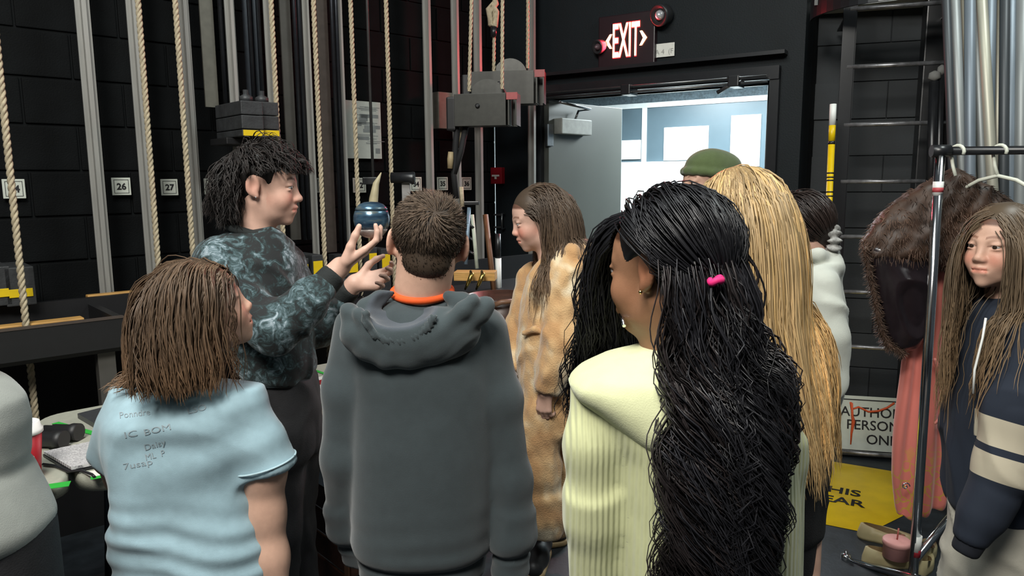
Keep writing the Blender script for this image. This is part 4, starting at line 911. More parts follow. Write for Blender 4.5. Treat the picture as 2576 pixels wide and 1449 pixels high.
def trim(S, bad, keep=3):
    """shorten strands so that they end where they would enter the zone bad"""
    N, n, _ = S.shape; first = np.where(bad.any(1), bad.argmax(1), n); ok = first >= keep; S = S[ok]; first = first[ok]; out = np.empty_like(S)
    t = np.linspace(0, 1, n)[None]*(np.minimum(first, n)-1)[:, None]; i = np.clip(t.astype(int), 0, n-2); f = (t-i)[..., None]; r = np.arange(len(S))[:, None]
    return S[r, i]*(1-f)+S[r, i+1]*f
# ---------------------------------------------------------------- hands
def hand(S, wrist, fdir, pnorm, tdir, s=1.0, curl=(15, 20, 15), spread=5, tcurl=15, thumb=(.67, .74, .15)):
    """wrist point, finger direction, palm normal (palm side), thumb side direction"""
    f = nrm(fdir); n = nrm(np.asarray(pnorm)-f*np.dot(pnorm, f)); t = nrm(np.asarray(tdir)-f*np.dot(tdir, f)-n*np.dot(tdir, n))
    w = np.asarray(wrist, float); s_ = s
    for k, x in enumerate((.026, .009, -.009, -.025)):
        S.cap(w+f*.012*s_+t*x*.6*s_, w+f*(.082-.004*abs(k-1))*s_+t*x*s_, .0125*s_, .0105*s_, .012)
    base = [(.027, .082, (.036, .022, .018)), (.009, .087, (.041, .026, .019)), (-.009, .083, (.038, .024, .018)), (-.026, .074, (.029, .018, .016))]
    tips = []
    for k, (x, y, ln) in enumerate(base):
        c = curl if not hasattr(curl[0], '__len__') else curl[k]
        p = w+f*y*s_+t*x*s_; a = 0; sp = math.radians(spread*(1.5-k)); d0 = f*math.cos(sp)+t*math.sin(sp)
        for j, l in enumerate(ln):
            a += math.radians(c[j]); d = d0*math.cos(a)+n*math.sin(a); q = p+d*l*s_; r = (.0088, .008, .0072)[j]*s_*(.9 if k == 3 else 1)
            S.cap(p, q, r, r*.92, .004); p = q
        tips.append(p)
    p = w+f*.022*s_+t*.022*s_+n*.004*s_; d = f*thumb[0]+t*thumb[1]+n*thumb[2]
    for j, l in enumerate((.040, .031, .026)):
        d = nrm(d); q = p+d*l*s_; S.cap(p, q, (.0145, .0105, .009)[j]*s_, (.011, .0095, .0078)[j]*s_, .008); p = q
        d = d*math.cos(math.radians(tcurl))+(f*.8-t*.35+n*.25)*math.sin(math.radians(tcurl))
    tips.append(p); return tips
# ================================================================ people
def conef(a, b, ra, rb, soft=.012):
    """flat-ended cone for sleeves, cuffs and legs"""
    a = np.asarray(a, float); b = np.asarray(b, float); ab = b-a; L = np.linalg.norm(ab); u = ab/L
    def f(x, y, z):
        px, py, pz = x-a[0], y-a[1], z-a[2]; h = px*u[0]+py*u[1]+pz*u[2]
        rad = np.sqrt(np.maximum((px-h*u[0])**2+(py-h*u[1])**2+(pz-h*u[2])**2, 0)); t = np.clip(h/L, 0, 1)
        return smax(rad-(ra+(rb-ra)*t), np.maximum(h-L, -h-ra), soft)
    m = max(ra, rb); return f, np.minimum(a, b)-m, np.maximum(a, b)+m
def conepx(sc, L, k=.02, soft=.012):
    P = [at(*q[:3]) for q in L]; R = [rpx(q[3], p) for q, p in zip(L, P)]
    for i in range(len(L)-1): sc.add(conef(P[i], P[i+1], R[i], R[i+1], soft) if i == len(L)-2 else capf(P[i], P[i+1], R[i], R[i+1]), k)
    return P, R
def person(px, Y, label): p = at(px, 1400, Y); q = thing('person', label, 'person', (p[0], Y, 0)); return q, np.array([p[0], Y, 0.])
SKIN = mat('fair_skin', (.60, .37, .275), .5, var=.05, scale=60, attr=True, spec=.35, bump=.06, bscale=500)
SKIN2 = mat('rosy_fair_skin', (.62, .39, .305), .5, var=.05, scale=60, attr=True, spec=.35, bump=.06, bscale=500)
SKIN3 = mat('brown_skin', (.27, .135, .075), .45, var=.06, scale=60, attr=True, spec=.4, bump=.06, bscale=500)
def skinbody(name_parent, O, H, S, vox, m, face=True, **kw):
    return put('body', S, vox, m, name_parent, O, col=lambda V: H.col(V, **kw), it=1)
def legs(S, Y, hipL, hipR, pz, x0, x1, yoff=.0, rk=.06, ra=.045):
    for x, hx, dy in ((x0, hipL, -yoff), (x1, hipR, yoff)):
        S.chain([(hx, Y, pz), (x, Y+dy*.5, .46), (x, Y+dy, .06)], [.085, rk, ra], .04)
def boots(parent, O, xs, Y, ang, m, dys=(0, 0)):
    for x, dy in zip(xs, dys):
        S = Sculpt(); d = np.array([math.sin(ang), math.cos(ang), 0])
        S.cap(np.array([x, Y+dy, .05]), np.array([x, Y+dy, .045])+d*.08, .042, .04, .03); S.cap(np.array([x, Y+dy, .04])+d*.08, np.array([x, Y+dy, .036])+d*.15, .04, .033, .03); S.sub((lambda x_, y_, z_: z_+0*x_+0*y_, np.array([x-.3, Y+dy-.3, -.1]), np.array([x+.3, Y+dy+.3, 0])), .004)
        put('shoe', S, .008, m, parent, O)
m_dark = mat('black_trousers', (.012, .012, .014), .8, var=.2, scale=40, bump=.2, bscale=300)
m_shoeb = mat('black_shoe', (.02, .02, .022), .5)
def hairmat(name, c, rough=.38): return mat(name, c, rough+.06, var=.12, scale=18, attr=True, spec=.35)
def bvh_project(me_obj_V, Q, pts_):
    from mathutils.bvhtree import BVHTree
    t = BVHTree.FromPolygons([tuple(v) for v in me_obj_V], [tuple(int(i) for i in q) for q in Q]); out = []
    for p in pts_:
        d = Vector(p)-Vector(CAM); h = t.ray_cast(Vector(CAM), d.normalized()); out.append(np.array(h[0])-np.array(d.normalized())*.0015 if h[0] else np.asarray(p))
    return out

# ---------------------------------------------------------------- 1 girl in the light blue tee
def girl_tee():
    Y = 1.5; q, O = person(470, Y, 'person in a light blue tee facing away, head turned up to the right')
    H = Head(at(507, 780, Y), rot(60, 17, 0), .885)
    S = Sculpt(); H.build(S, ears=False, young=1)
    nb = at(470, 960, Y); S.cap(H.w((0, -.03, -.05)), nb, .052, .055, .03); S.cap(at(340, 1040, Y), at(610, 1040, Y), .03, .03, .03)
    P, R = chainpx(S, [(622, 1045, Y, 34), (660, 1180, Y+.0, 54), (664, 1290, Y, 48), (678, 1400, Y-.01, 43), (690, 1470, Y-.02, 36)], .03)
    hand(S, at(700, 1470, Y-.02), (0.05, .1, -1), (-1, 0, 0), (0, 1, 0), .85)
    Pl, _ = chainpx(S, [(318, 1045, Y+.02, 30), (282, 1150, Y+.03, 38), (290, 1210, Y+.12, 26)], .03)
    hand(S, at(285, 1215, Y+.13), (-.25, 1, .1), (0, 0, -1), (1, 0, 0), .8, curl=(20, 25, 20))
    skinbody(q, O, H, S, .0046, SKIN)
    T = Sculpt(); T.add(loftf(rowspx(Y, [(958, 415, 545, .05), (975, 350, 600, .07), (1000, 292, 645, .085), (1050, 272, 648, .1), (1120, 272, 640, .105), (1200, 288, 632, .105), (1300, 295, 655, .11), (1400, 300, 690, .115), (1462, 298, 705, .12)], .1)), .02)
    a = at(625, 1025, Y); b = at(668, 1180, Y); T.add(conef(a, b, rpx(50, a), rpx(76, b), .01), .035)
    a = at(312, 1025, Y+.02); b = at(268, 1160, Y+.03); T.add(conef(a, b, rpx(48, a), rpx(48, b), .01), .035)
    c0 = at(470, 1210, Y); sl = at(668, 1180, Y)
    def fold(V):
        w = ridge(wob(V, 4.0, 3, asp=(.6, .6, 1.1)))*.006+wob(V, 8, 5)*.0008
        zz = V[:, 2]; low = np.clip((c0[2]+.02-zz)/.1, 0, 1); w += low*(.005*np.sin((zz+.18*np.abs(V[:, 0]-c0[0])+.05*V[:, 0])*2*np.pi/.052+1.1*wob(V, 3, 8))*.6)
        w += .0032*np.sin((zz*.8-V[:, 0]*.55)*2*np.pi/.15+1.2*wob(V, 2.5, 9))
        return w
    m = mat('light_blue_cotton', '#94b0bb', .85, var=.07, scale=40, bump=.12, bscale=700, sheen=.2)
    V, Q = T.mesh(.0065); V = relax(V, Q, 1); V = V+vnormals(V, Q)*fold(V)[:, None]
    put('tee_shirt', (V, Q), 0, m, q, O, it=0)
    # stitched sleeve hem
    u = nrm(b-a)
    a = at(625, 1025, Y); b = at(668, 1180, Y); ax = nrm(b-a); e1 = nrm(np.cross(ax, [0, 1, 0])); e2 = np.cross(ax, e1); r = rpx(76, b)+.0045
    ring = [b-ax*.016+(e1*math.cos(t)+e2*math.sin(t))*(r-.001) for t in np.linspace(0, 2*np.pi, 40)]
    obj('sleeve_hem', tube([p_-O for p_ in ring], .0022, 6), mat('hem_blue', '#a3bcc4', .85), q)
    # marker writing on the back
    rows = [('Ponndre', 300, 1052, 378, 1043), ('LSO', 472, 1042, 520, 1030), ('IC', 312, 1103, 346, 1096), ('BOM', 362, 1096, 430, 1080), ('Daisy', 364, 1134, 418, 1118), ('ML  P', 366, 1158, 416, 1146), ('7usap', 310, 1182, 384, 1168)]
    for s, x0, y0, x1, y1 in rows:
        me = textmesh(s, 1, 0, 0, 'LEFT'); w = max(v.co.x for v in me.vertices); k = math.hypot(x1-x0, y1-y0)/w; c, sn = (x1-x0)/(k*w), (y1-y0)/(k*w)
        P = []
        for v in me.vertices:
            x, y = v.co.x*k, v.co.y*min(k, 22); P.append(at(x0+x*c+y*sn, y0+x*sn-y*c, Y-.11))
        P = bvh_project(V, Q, P)
        for v, p in zip(me.vertices, P): v.co = p-O
        obj('marker_writing', me, mat('faded_marker', (.27, .33, .36), .8), q)
    J = Sculpt(); J.add(loftf([(at(480, 1445, Y)[2]-.2, O[0], Y, .16, .11), (at(480, 1445, Y)[2]+.02, at(495, 1440, Y)[0], Y, .155, .105)]), .02)
    z = at(480, 1445, Y)[2]-.15; legs(J, Y, at(440, 1400, Y)[0], at(560, 1400, Y)[0], z, at(445, 1400, Y)[0], at(570, 1400, Y)[0]); mj = mat('navy_jeans', (.02, .035, .06), .8, var=.2, scale=50)
    put('jeans', J, .012, mj, q, O); boots(q, O, (at(445, 1400, Y)[0], at(570, 1400, Y)[0]), Y, .4, m_shoeb)
    # hair
    coll = H.skull()+[capf(H.w((0, -.03, -.05)), nb, .05, .055), loftf(rowspx(Y, [(958, 415, 545, .06), (975, 350, 600, .08), (1000, 292, 645, .095), (1050, 272, 648, .11), (1120, 272, 640, .11)], .1))]
    N = 2500; rt = scalp(H, N, front=.046, side=-.012, back=-.075, seed=1)
    part = .012; d = np.stack([np.sign(rt[:, 0]-part)*.8, -.6+0*rt[:, 0], .35-3*np.abs(rt[:, 0])], 1); d = (d/np.linalg.norm(d, axis=1, keepdims=True))@H.R.T
    rr_ = np.random.default_rng(2); off = rr_.uniform(.007, .027, N)
    st = grow(H.wn(rt), d, 15, .0204*rr_.uniform(.84, 1.04, N), coll, off, grav=.42, stiff=.7, seed=3, jit=.02)
    zc = at(470, 1000, Y-.1)[2]; st = trim(st, st[..., 2] < (zc+rr_.uniform(-.015, .03, N))[:, None]); N = len(st); st = clumped(st, 16, .25); st = waves(st, .006, .13, 4, clump=16, ramp=.7, rnd=.6)
    t = np.linspace(0, 1, st.shape[1]); sh = tones(N, 5, .75, 1.2, 16)[:, None, :]*(1+.9*np.clip(t-.45, 0, 1)[None, :, None]*np.array([1.3, 1.0, .65])[None, None])
    C = Sculpt(); C.add(H.E((0, -.016, .036), (.0815, .1015, .0895)), .01); C.add(H.E((0, -.045, -.035), (.070, .068, .075)), .03); C.add(H.E((0, -.05, -.10), (.072, .055, .06)), .03); C.sub(H.E((0, .095, -.045), (.075, .080, .078)), .01)
    hair_obj('hair', [base_cap(C, .006, (.55, .55, .55)), strand_mesh(st, .0017, .6, .6, sh, 6, sides=3)], hairmat('brown_hair', (.105, .068, .043)), q, O)
girl_tee()

# ---------------------------------------------------------------- 2 teacher holding the jar
def teacher():
    Y = 2.15; q, O = person(720, Y, 'standing person in a dark floral sweatshirt holding up a round blue jar')
    H = Head(at(664, 470, Y), rot(84, -4, 0), .97)
    S = Sculpt(); H.build(S)
    nb = at(640, 585, Y); S.cap(H.w((0, -.03, -.045)), nb, .052, .058, .03); S.cap(at(540, 650, Y-.06), at(720, 660, Y+.1), .04, .04, .03)
    wr = at(856, 672, 2.04); wl_ = at(893, 712, 2.24)
    S.chain([at(560, 670, 2.06), at(690, 835, 1.99), wr], [.045, .038, .029], .03); S.chain([at(715, 680, 2.26), at(800, 825, 2.3), wl_], [.045, .038, .028], .03)
    f = nrm(at(948, 612, 2.06)-wr); n = nrm(np.array([-.45, .1, .9])); t = np.cross(f, n)
    hand(S, wr, f, n, t, 1.06, curl=[(6, 42, 22), (10, 40, 24), (14, 38, 24), (16, 36, 24)], spread=4, tcurl=6, thumb=(1.0, .22, .70))
    f2 = nrm(np.array([1, .0, .12])); n2 = nrm(np.array([.1, -.85, .45])); t2 = np.cross(n2, f2)
    hand(S, wl_, f2, n2, t2, .97, curl=[(18, 40, 30), (35, 45, 35), (45, 50, 35), (50, 50, 35)], spread=7, tcurl=28)
    skinbody(q, O, H, S, .0038, SKIN2, brow=(.14, .10, .09), blush=.2)
    H.eyes(q, O, '#2a2320', (.1, -.05))
    obj('ear_stud', lathe([(.001, -.003), (.003, 0), (.001, .003)], 8), m_chrome, q).location = H.w((.086, -.004, -.030))-O
    # nails
    T = Sculpt(); T.add(loftf(rowspx(Y, [(568, 610, 690, .055), (585, 570, 705, .08), (610, 515, 725, .105), (650, 490, 745, .13), (720, 494, 758, .14), (800, 540, 772, .14), (870, 590, 782, .14), (920, 606, 790, .14), (942, 622, 788, .135), (955, 640, 776, .125)], .13)), .02)
    P, R = conepx(T, [(556, 664, 2.04, 62), (600, 760, 1.99, 60), (690, 828, 1.96, 60), (770, 765, 1.98, 48), (816, 717, 2.02, 38)], .03)
    P2, R2 = conepx(T, [(712, 670, 2.26, 55), (760, 780, 2.28, 50), (806, 812, 2.3, 46), (862, 742, 2.26, 36)], .03)
    nk = H.w((0, -.02, -.12))
    def fold(V): return ridge(wob(V, 5, 13))*.008+wob(V, 11, 5)*.0012
    m = bpy.data.materials.new('floral_sweatshirt'); m.use_nodes = True; nt = m.node_tree; b = nt.nodes['Principled BSDF']; b.inputs['Roughness'].default_value = .85; b.inputs['Sheen Weight'].default_value = .1
    tc = nt.nodes.new('ShaderNodeTexCoord'); n1 = nt.nodes.new('ShaderNodeTexNoise'); n1.inputs['Scale'].default_value = 7; n1.inputs['Detail'].default_value = 1; n2_ = nt.nodes.new('ShaderNodeTexNoise'); n2_.inputs['Scale'].default_value = 30; n2_.inputs['Detail'].default_value = 6; n2_.inputs['Roughness'].default_value = .7; n2_.inputs['Distortion'].default_value = .9
    ad = nt.nodes.new('ShaderNodeMath'); ad.operation = 'MULTIPLY_ADD'; ad.inputs[1].default_value = .55; nt.links.new(tc.outputs['Object'], n1.inputs[0]); nt.links.new(tc.outputs['Object'], n2_.inputs[0]); nt.links.new(n1.outputs['Fac'], ad.inputs[0]); nt.links.new(n2_.outputs['Fac'], ad.inputs[2])
    rp = nt.nodes.new('ShaderNodeValToRGB'); cr = rp.color_ramp; cr.elements[0].position = .72; cr.elements[0].color = (.008, .010, .011, 1); cr.elements[1].position = .97; cr.elements[1].color = (.30, .36, .40, 1)
    for po, c in ((.78, (.014, .030, .032, 1)), (.84, (.045, .08, .088, 1)), (.90, (.11, .16, .18, 1))): e = cr.elements.new(po); e.color = c
    nt.links.new(ad.outputs[0], rp.inputs[0]); nt.links.new(rp.outputs[0], b.inputs['Base Color'])
    put('sweatshirt', T, .0075, m, q, O, fold=fold)
    mc = mat('black_rib_knit', (.010, .013, .013), .85, bump=.3, bscale=260)
    K = Sculpt()
    ring = [nb+np.array([.075*math.cos(t), .066*math.sin(t), .0+.022*math.cos(t+math.pi)]) for t in np.linspace(0, 2*np.pi, 25)]
    for a, b_ in zip(ring, ring[1:]): K.cap(a+Zv*.004, b_+Zv*.004, .012, .012, .008)
    put('collar', K, .006, mc, q, O)
    for (PP, RR, wr_) in ((P, R, wr), (P2, R2, wl_)):
        d = nrm(wr_-PP[-1]); K = Sculpt(); K.add(conef(PP[-1]-d*.012, PP[-1]+d*.045, RR[-1]*.98, .036, .01), .01); put('cuff', K, .006, mc, q, O)
    B_ = Sculpt(); B_.add(loftf(rowspx(Y, [(935, 620, 786, .12), (960, 632, 792, .12), (1010, 636, 798, .125), (1080, 638, 800, .125), (1140, 640, 800, .12)], .12)), .02)
    hz = at(700, 1090, Y)[2]
    B_.chain([at(690, 1100, Y-.06), at(700, 1330, Y-.06), (at(715, 1400, Y)[0], Y-.05, .06)], [.09, .062, .045], .04); B_.chain([at(738, 1100, Y+.06), at(740, 1330, Y+.06), (at(745, 1400, Y)[0], Y+.08, .06)], [.085, .06, .045], .04)
    put('trousers', B_, .01, m_dark, q, O, fold=lambda V: ridge(wob(V, 6, 3))*.006)
    boots(q, O, (at(720, 1400, Y)[0], at(748, 1400, Y)[0]), Y, 1.4, m_shoeb, (-.05, .09))
    # hair
    coll = H.skull()+[capf(H.w((0, -.03, -.05)), nb, .052, .06)]
    N = 2000; rt = scalp(H, N, front=.060, side=.034, back=-.07, seed=21)
    rg = np.random.default_rng(22); cen = np.array([0, -.06, .10]); d = rt-cen; d[:, 2] *= .4; d += np.stack([0*d[:, 0], .02+.0*d[:, 0], 0*d[:, 0]], 1); d /= np.linalg.norm(d, axis=1, keepdims=True); d = d*.8+np.array([0, 0, .25]); d = d@H.R.T
    ln = np.interp(rt[:, 1], [-.11, -.03, .03, .08], [.0105, .0095, .0088, .0070])*np.interp(rt[:, 2], [-.07, 0, .1], [1.0, 1.0, 1.05])
    st = grow(H.wn(rt), d, 11, ln*rg.uniform(.75, 1.1, N), coll, rg.uniform(.008, .028, N), grav=.24, stiff=.85, seed=23, jit=.12)
    lp = H.l(st.reshape(-1, 3)).reshape(st.shape); st = trim(st, (lp[..., 1] > -.040) & (lp[..., 2] < .030+.010*(lp[..., 1] > .03))); N = len(st)
    st = clumped(st, 14, .45); st = waves(st, .006, .075, 24, clump=14, ramp=.5)
    C = Sculpt(); C.add(H.E((0, -.018, .037), (.0815, .101, .0895)), .01); C.add(H.E((0, -.075, -.03), (.062, .052, .07)), .03); C.sub(H.E((0, .09, -.045), (.1, .09, .085)), .01)
    for x in (-1, 1): C.sub(H.E((x*.085, .000, -.008), (.03, .030, .040)), .01)
    # nape locks
    N2 = 750; rt2 = scalp(H, N2, front=.2, side=.2, back=-.075, seed=25, cond=lambda p: (p[:, 1] < -.05) & (p[:, 2] < .03)); st2 = grow(H.wn(rt2), (np.array([0, -.3, -.8])+rg.normal(size=(N2, 3))*.2)@H.R.T, 10, .0105*rg.uniform(.8, 1.1, N2), coll, rg.uniform(.006, .022, N2), grav=.35, stiff=.75, seed=26, jit=.08)
    st2 = waves(clumped(st2, 9, .5), .009, .075, 27, clump=9)
    hair_obj('hair', [base_cap(C, .006, (.6, .6, .6)), strand_mesh(st, .0023, .4, .6, tones(N, 28, .6, 1.7, 14), 29, sides=3), strand_mesh(st2, .0023, .4, .6, tones(N2, 30, .6, 1.3, 9), 31, sides=3)], hairmat('near_black_hair', (.016, .013, .012), .42), q, O)
    # jar: separate thing, resting in the raised hand
    c = at(935, 553, 2.09); r = rpx(45.5, c); j = thing('ceramic_jar', 'glossy blue lidded ball jar held up in a raised hand', 'jar', c-Zv*r*.98)
    prof = [(r*.35, 0), (r*.62, r*.12), (r*.80, r*.34), (r*.86, r*.48)]
    obj('base', lathe(prof+[(r*.6, r*.5)], 36), mat('marbled_white', '#8f8884', .3, var=.45, scale=40), j)
    mj = bpy.data.materials.new('iridescent_blue'); mj.use_nodes = True; nt = mj.node_tree; b = nt.nodes['Principled BSDF']; b.inputs['Roughness'].default_value = .22; b.inputs['Metallic'].default_value = .55; tc = nt.nodes.new('ShaderNodeTexCoord'); nn = nt.nodes.new('ShaderNodeTexNoise'); mp = nt.nodes.new('ShaderNodeMapping'); mp.inputs['Scale'].default_value = (8, 8, 34); nt.links.new(tc.outputs['Object'], mp.inputs[0]); nt.links.new(mp.outputs[0], nn.inputs[0]); nn.inputs['Scale'].default_value = 2
    rp = nt.nodes.new('ShaderNodeValToRGB'); rp.color_ramp.elements[0].color = (.02, .045, .085, 1); rp.color_ramp.elements[0].position = .35; rp.color_ramp.elements[1].color = (.22, .24, .20, 1); rp.color_ramp.elements[1].position = .75; e = rp.color_ramp.elements.new(.55); e.color = (.07, .14, .21, 1); nt.links.new(nn.outputs['Fac'], rp.inputs[0]); nt.links.new(rp.outputs[0], b.inputs['Base Color'])
    obj('belly', lathe([(r*.86, r*.48), (r*.95, r*.68), (r, r*.95), (r*.985, r*1.2), (r*.92, r*1.44), (r*.86, r*1.52), (r*.6, r*1.5)], 40), mj, j)
    obj('lid', lathe([(r*.86, r*1.53), (r*.90, r*1.55), (r*.84, r*1.66), (r*.66, r*1.84), (r*.40, r*1.95), (r*.001, r*1.98)], 40), mj, j)
teacher()

# ---------------------------------------------------------------- 3 boy in the charcoal hoodie
def boy():
    Y = 1.68; q, O = person(1070, Y, 'person in a charcoal hoodie with an orange collar, seen from behind')
    H = Head(at(1077, 617, Y), rot(-5, 4, 6), .93)
    S = Sculpt(); H.build(S, eo=.009); nb = at(1062, 740, Y+.0); S.cap(H.w((0, -.03, -.04)), nb, .056, .06, .03); S.cap(H.w((0, -.045, -.03)), at(1062, 720, Y-.02), .048, .055, .03); S.cap(at(960, 800, Y), at(1180, 800, Y), .04, .04, .03)
    skinbody(q, O, H, S, .004, SKIN, face=False)
    T = Sculpt(); T.add(loftf(rowspx(Y, [(745, 985, 1150, .06), (765, 920, 1200, .08), (795, 882, 1238, .095), (850, 876, 1252, .115), (950, 884, 1248, .13), (1100, 888, 1243, .14), (1230, 890, 1240, .14), (1320, 892, 1234, .14), (1362, 902, 1226, .13), (1385, 905, 1222, .128), (1440, 912, 1214, .128)], .12)), .02)
    conepx(T, [(898, 822, Y, 52), (872, 980, Y-.02, 50), (862, 1150, Y-.02, 46), (872, 1300, Y+.02, 44), (905, 1400, Y+.05, 36)], .03)
    conepx(T, [(1222, 828, Y, 52), (1258, 1000, Y-.02, 50), (1283, 1200, Y-.02, 46), (1290, 1330, Y-.02, 46), (1284, 1470, Y-.02, 42)], .03)
    zb = at(1060, 1378, Y)[2]; z2 = at(1060, 1210, Y)[2]
    def fold(V):
        w = ridge(wob(V, 2.6, 31, asp=(1, 1, .35)))*.007+wob(V, 6, 32)*.0006
        band = np.exp(-((V[:, 2]-zb-.004*np.sin(V[:, 0]*9))/.0075)**2); w -= band*.010; w += .008*np.exp(-((V[:, 2]-zb-.03)/.02)**2)
        w += .002*np.clip((z2-V[:, 2])/.2, 0, 1)*np.sin(V[:, 2]*2*np.pi/.06+2*wob(V, 3, 33))
        return w
    m = mat('charcoal_fleece', '#363f42', .95, var=.07, scale=30, bump=.18, bscale=600, sheen=.25)
    put('hoodie', T, .0075, m, q, O, fold=fold)
    # slumped hood with open gathered rim
    Yb = Y-.10; C = Sculpt()
    C.ell(at(1035, 842, Yb-.005), (.150, .060, .068), None, .03)
    lowc = [(878, 800), (892, 850), (925, 886), (975, 904), (1030, 904), (1090, 884), (1150, 846), (1205, 800), (1222, 782)]
    C.chain([at(x, y-14, Yb-.018) for x, y in lowc], [.020, .023, .026, .028, .028, .027, .025, .022, .018], .018)
    mid = [(905, 790), (935, 838), (990, 866), (1050, 862), (1110, 830), (1165, 780), (1190, 755)]
    C.chain([at(x, y, Yb-.038) for x, y in mid], [.014, .017, .018, .018, .018, .017, .014], .012)
    C.chain([at(x, y, Yb+.02) for x, y in ((1196, 790), (1166, 762), (1128, 745))], [.018, .017, .013], .02)
    C.chain([at(x, y, Yb+.03) for x, y in ((900, 800), (920, 772), (955, 750), (985, 742))], [.018, .016, .014, .011], .02)
    C.sub(ellf(at(1005, 770, Yb-.02), (.074, .060, .047), None), .008)
    def fold2(V): return ridge(wob(V, 7, 35))*.003
    cc = at(1005, 772, Yb-.02)
    def colr(V):
        d = np.sqrt(((V[:, 0]-cc[0])/.082)**2+((V[:, 1]-cc[1])/.068)**2+((V[:, 2]-cc[2])/.055)**2); w = (1-np.clip((d-.95)/.1, 0, 1))[:, None]
        return np.ones((len(V), 3))*(1-w)+np.array([1.35, 1.18, 1.32])*w
    put('hood', C, .005, mat('charcoal_fleece_hood', '#3b4548', .95, var=.07, scale=30, bump=.18, bscale=600, sheen=.25, attr=True), q, O, fold=fold2, col=colr)
    rim = [(918, 790), (925, 815), (945, 842), (975, 856), (1010, 858), (1045, 848), (1075, 826), (1090, 800)]
    K = Sculpt(); RP = [at(x, y, Yb-.055) for x, y in rim]; K.chain(RP, [.009]*8, .008)
    put('hood_rim', K, .004, MATS['charcoal_fleece'], q, O, fold=lambda V: .0022*np.sin(wob(V, 2, 1)+(V[:, 0]*1.2+V[:, 2]*.8)*2*np.pi/.014))
    ring = [at(1062, 733, Y-.012)+np.array([.066*math.cos(t), .062*math.sin(t), .012*math.sin(t)]) for t in np.linspace(0, 2*np.pi, 33)]
    obj('tee_collar', tube([p-O for p in ring], .0085, 10), mat('orange_collar', '#e0561c', .8, var=.05), q)
    J = Sculpt(); z = at(1060, 1440, Y)[2]; J.add(loftf([(z-.14, O[0], Y, .15, .125), (z+.03, at(1060, 1430, Y)[0], Y, .135, .118)]), .02); legs(J, Y, at(990, 1400, Y)[0], at(1130, 1400, Y)[0], z-.12, at(985, 1400, Y)[0], at(1140, 1400, Y)[0])
    put('jeans', J, .012, mat('royal_blue_jeans', (.012, .03, .10), .8, var=.2, scale=60), q, O); boots(q, O, (at(985, 1400, Y)[0], at(1140, 1400, Y)[0]), Y, 0, m_shoeb)
    hh = Sculpt(); hand(hh, at(1284, 1475, Y-.02), (0, .1, -1), (-1, 0, 0), (0, 1, 0), .9); put('hand', hh, .005, SKIN, q, O, col=lambda V: np.ones((len(V), 3)))
    # cropped hair with a crown whorl
    C = Sculpt(); C.add(H.E((0, -.020, .038), (.079, .098, .087)), .01); C.add(H.E((0, -.06, -.03), (.058, .052, .048)), .02); C.sub(H.E((0, .10, -.03), (.09, .09, .085)), .01)
    for x in (-1, 1): C.sub(H.E((x*.085, -.002, -.012), (.026, .03, .04)), .008)
    rg = np.random.default_rng(42); cV, cQ, cC = base_cap(C, .005, (.62, .6, .58)); cl_ = H.l(cV); N = 4800; wv = np.clip(H.l(cV-.0)[:, 2]*0+1, 0, 1)*(cl_[:, 1] < .09); rt = cl_[rg.choice(len(cV), N, p=wv/wv.sum())]+rg.normal(size=(N, 3))*.0016
    wh = np.array([.010, -.085, .082]); rad = rt-wh; nn = (rt-np.array([0, -.018, .035]))/np.array([.075, .094, .082])**2; nn /= np.linalg.norm(nn, axis=1, keepdims=True); tg = rad-nn*(rad*nn).sum(1)[:, None]; tg /= np.linalg.norm(tg, axis=1, keepdims=True)+1e-6; sw = np.cross(nn, tg)
    d = tg*.85+sw*.45+nn*np.interp(rt[:, 2], [-.07, .02, .1], [.15, .3, .55])[:, None]+rg.normal(size=(N, 3))*.14; d /= np.linalg.norm(d, axis=1, keepdims=True); d = d@H.R.T
    ln = np.interp(rt[:, 2], [-.07, -.01, .03, .1], [.004, .006, .014, .024])/4
    st = grow(H.wn(rt), d, 4, ln*rg.uniform(.8, 1.2, N), H.skull(), .004*np.ones(N), grav=.05, stiff=.95, seed=43, jit=.08)
    dk = np.interp(rt[:, 2], [-.07, .02, .06], [.62, .7, 1.25])[:, None]
    hair_obj('hair', [(cV, cQ, cC), strand_mesh(st, .0011, .5, .8, tones(N, 44, .6, 1.6, 5)*dk, 45, sides=3)], hairmat('cropped_brown_hair', (.075, .052, .036), .5), q, O)
boy()
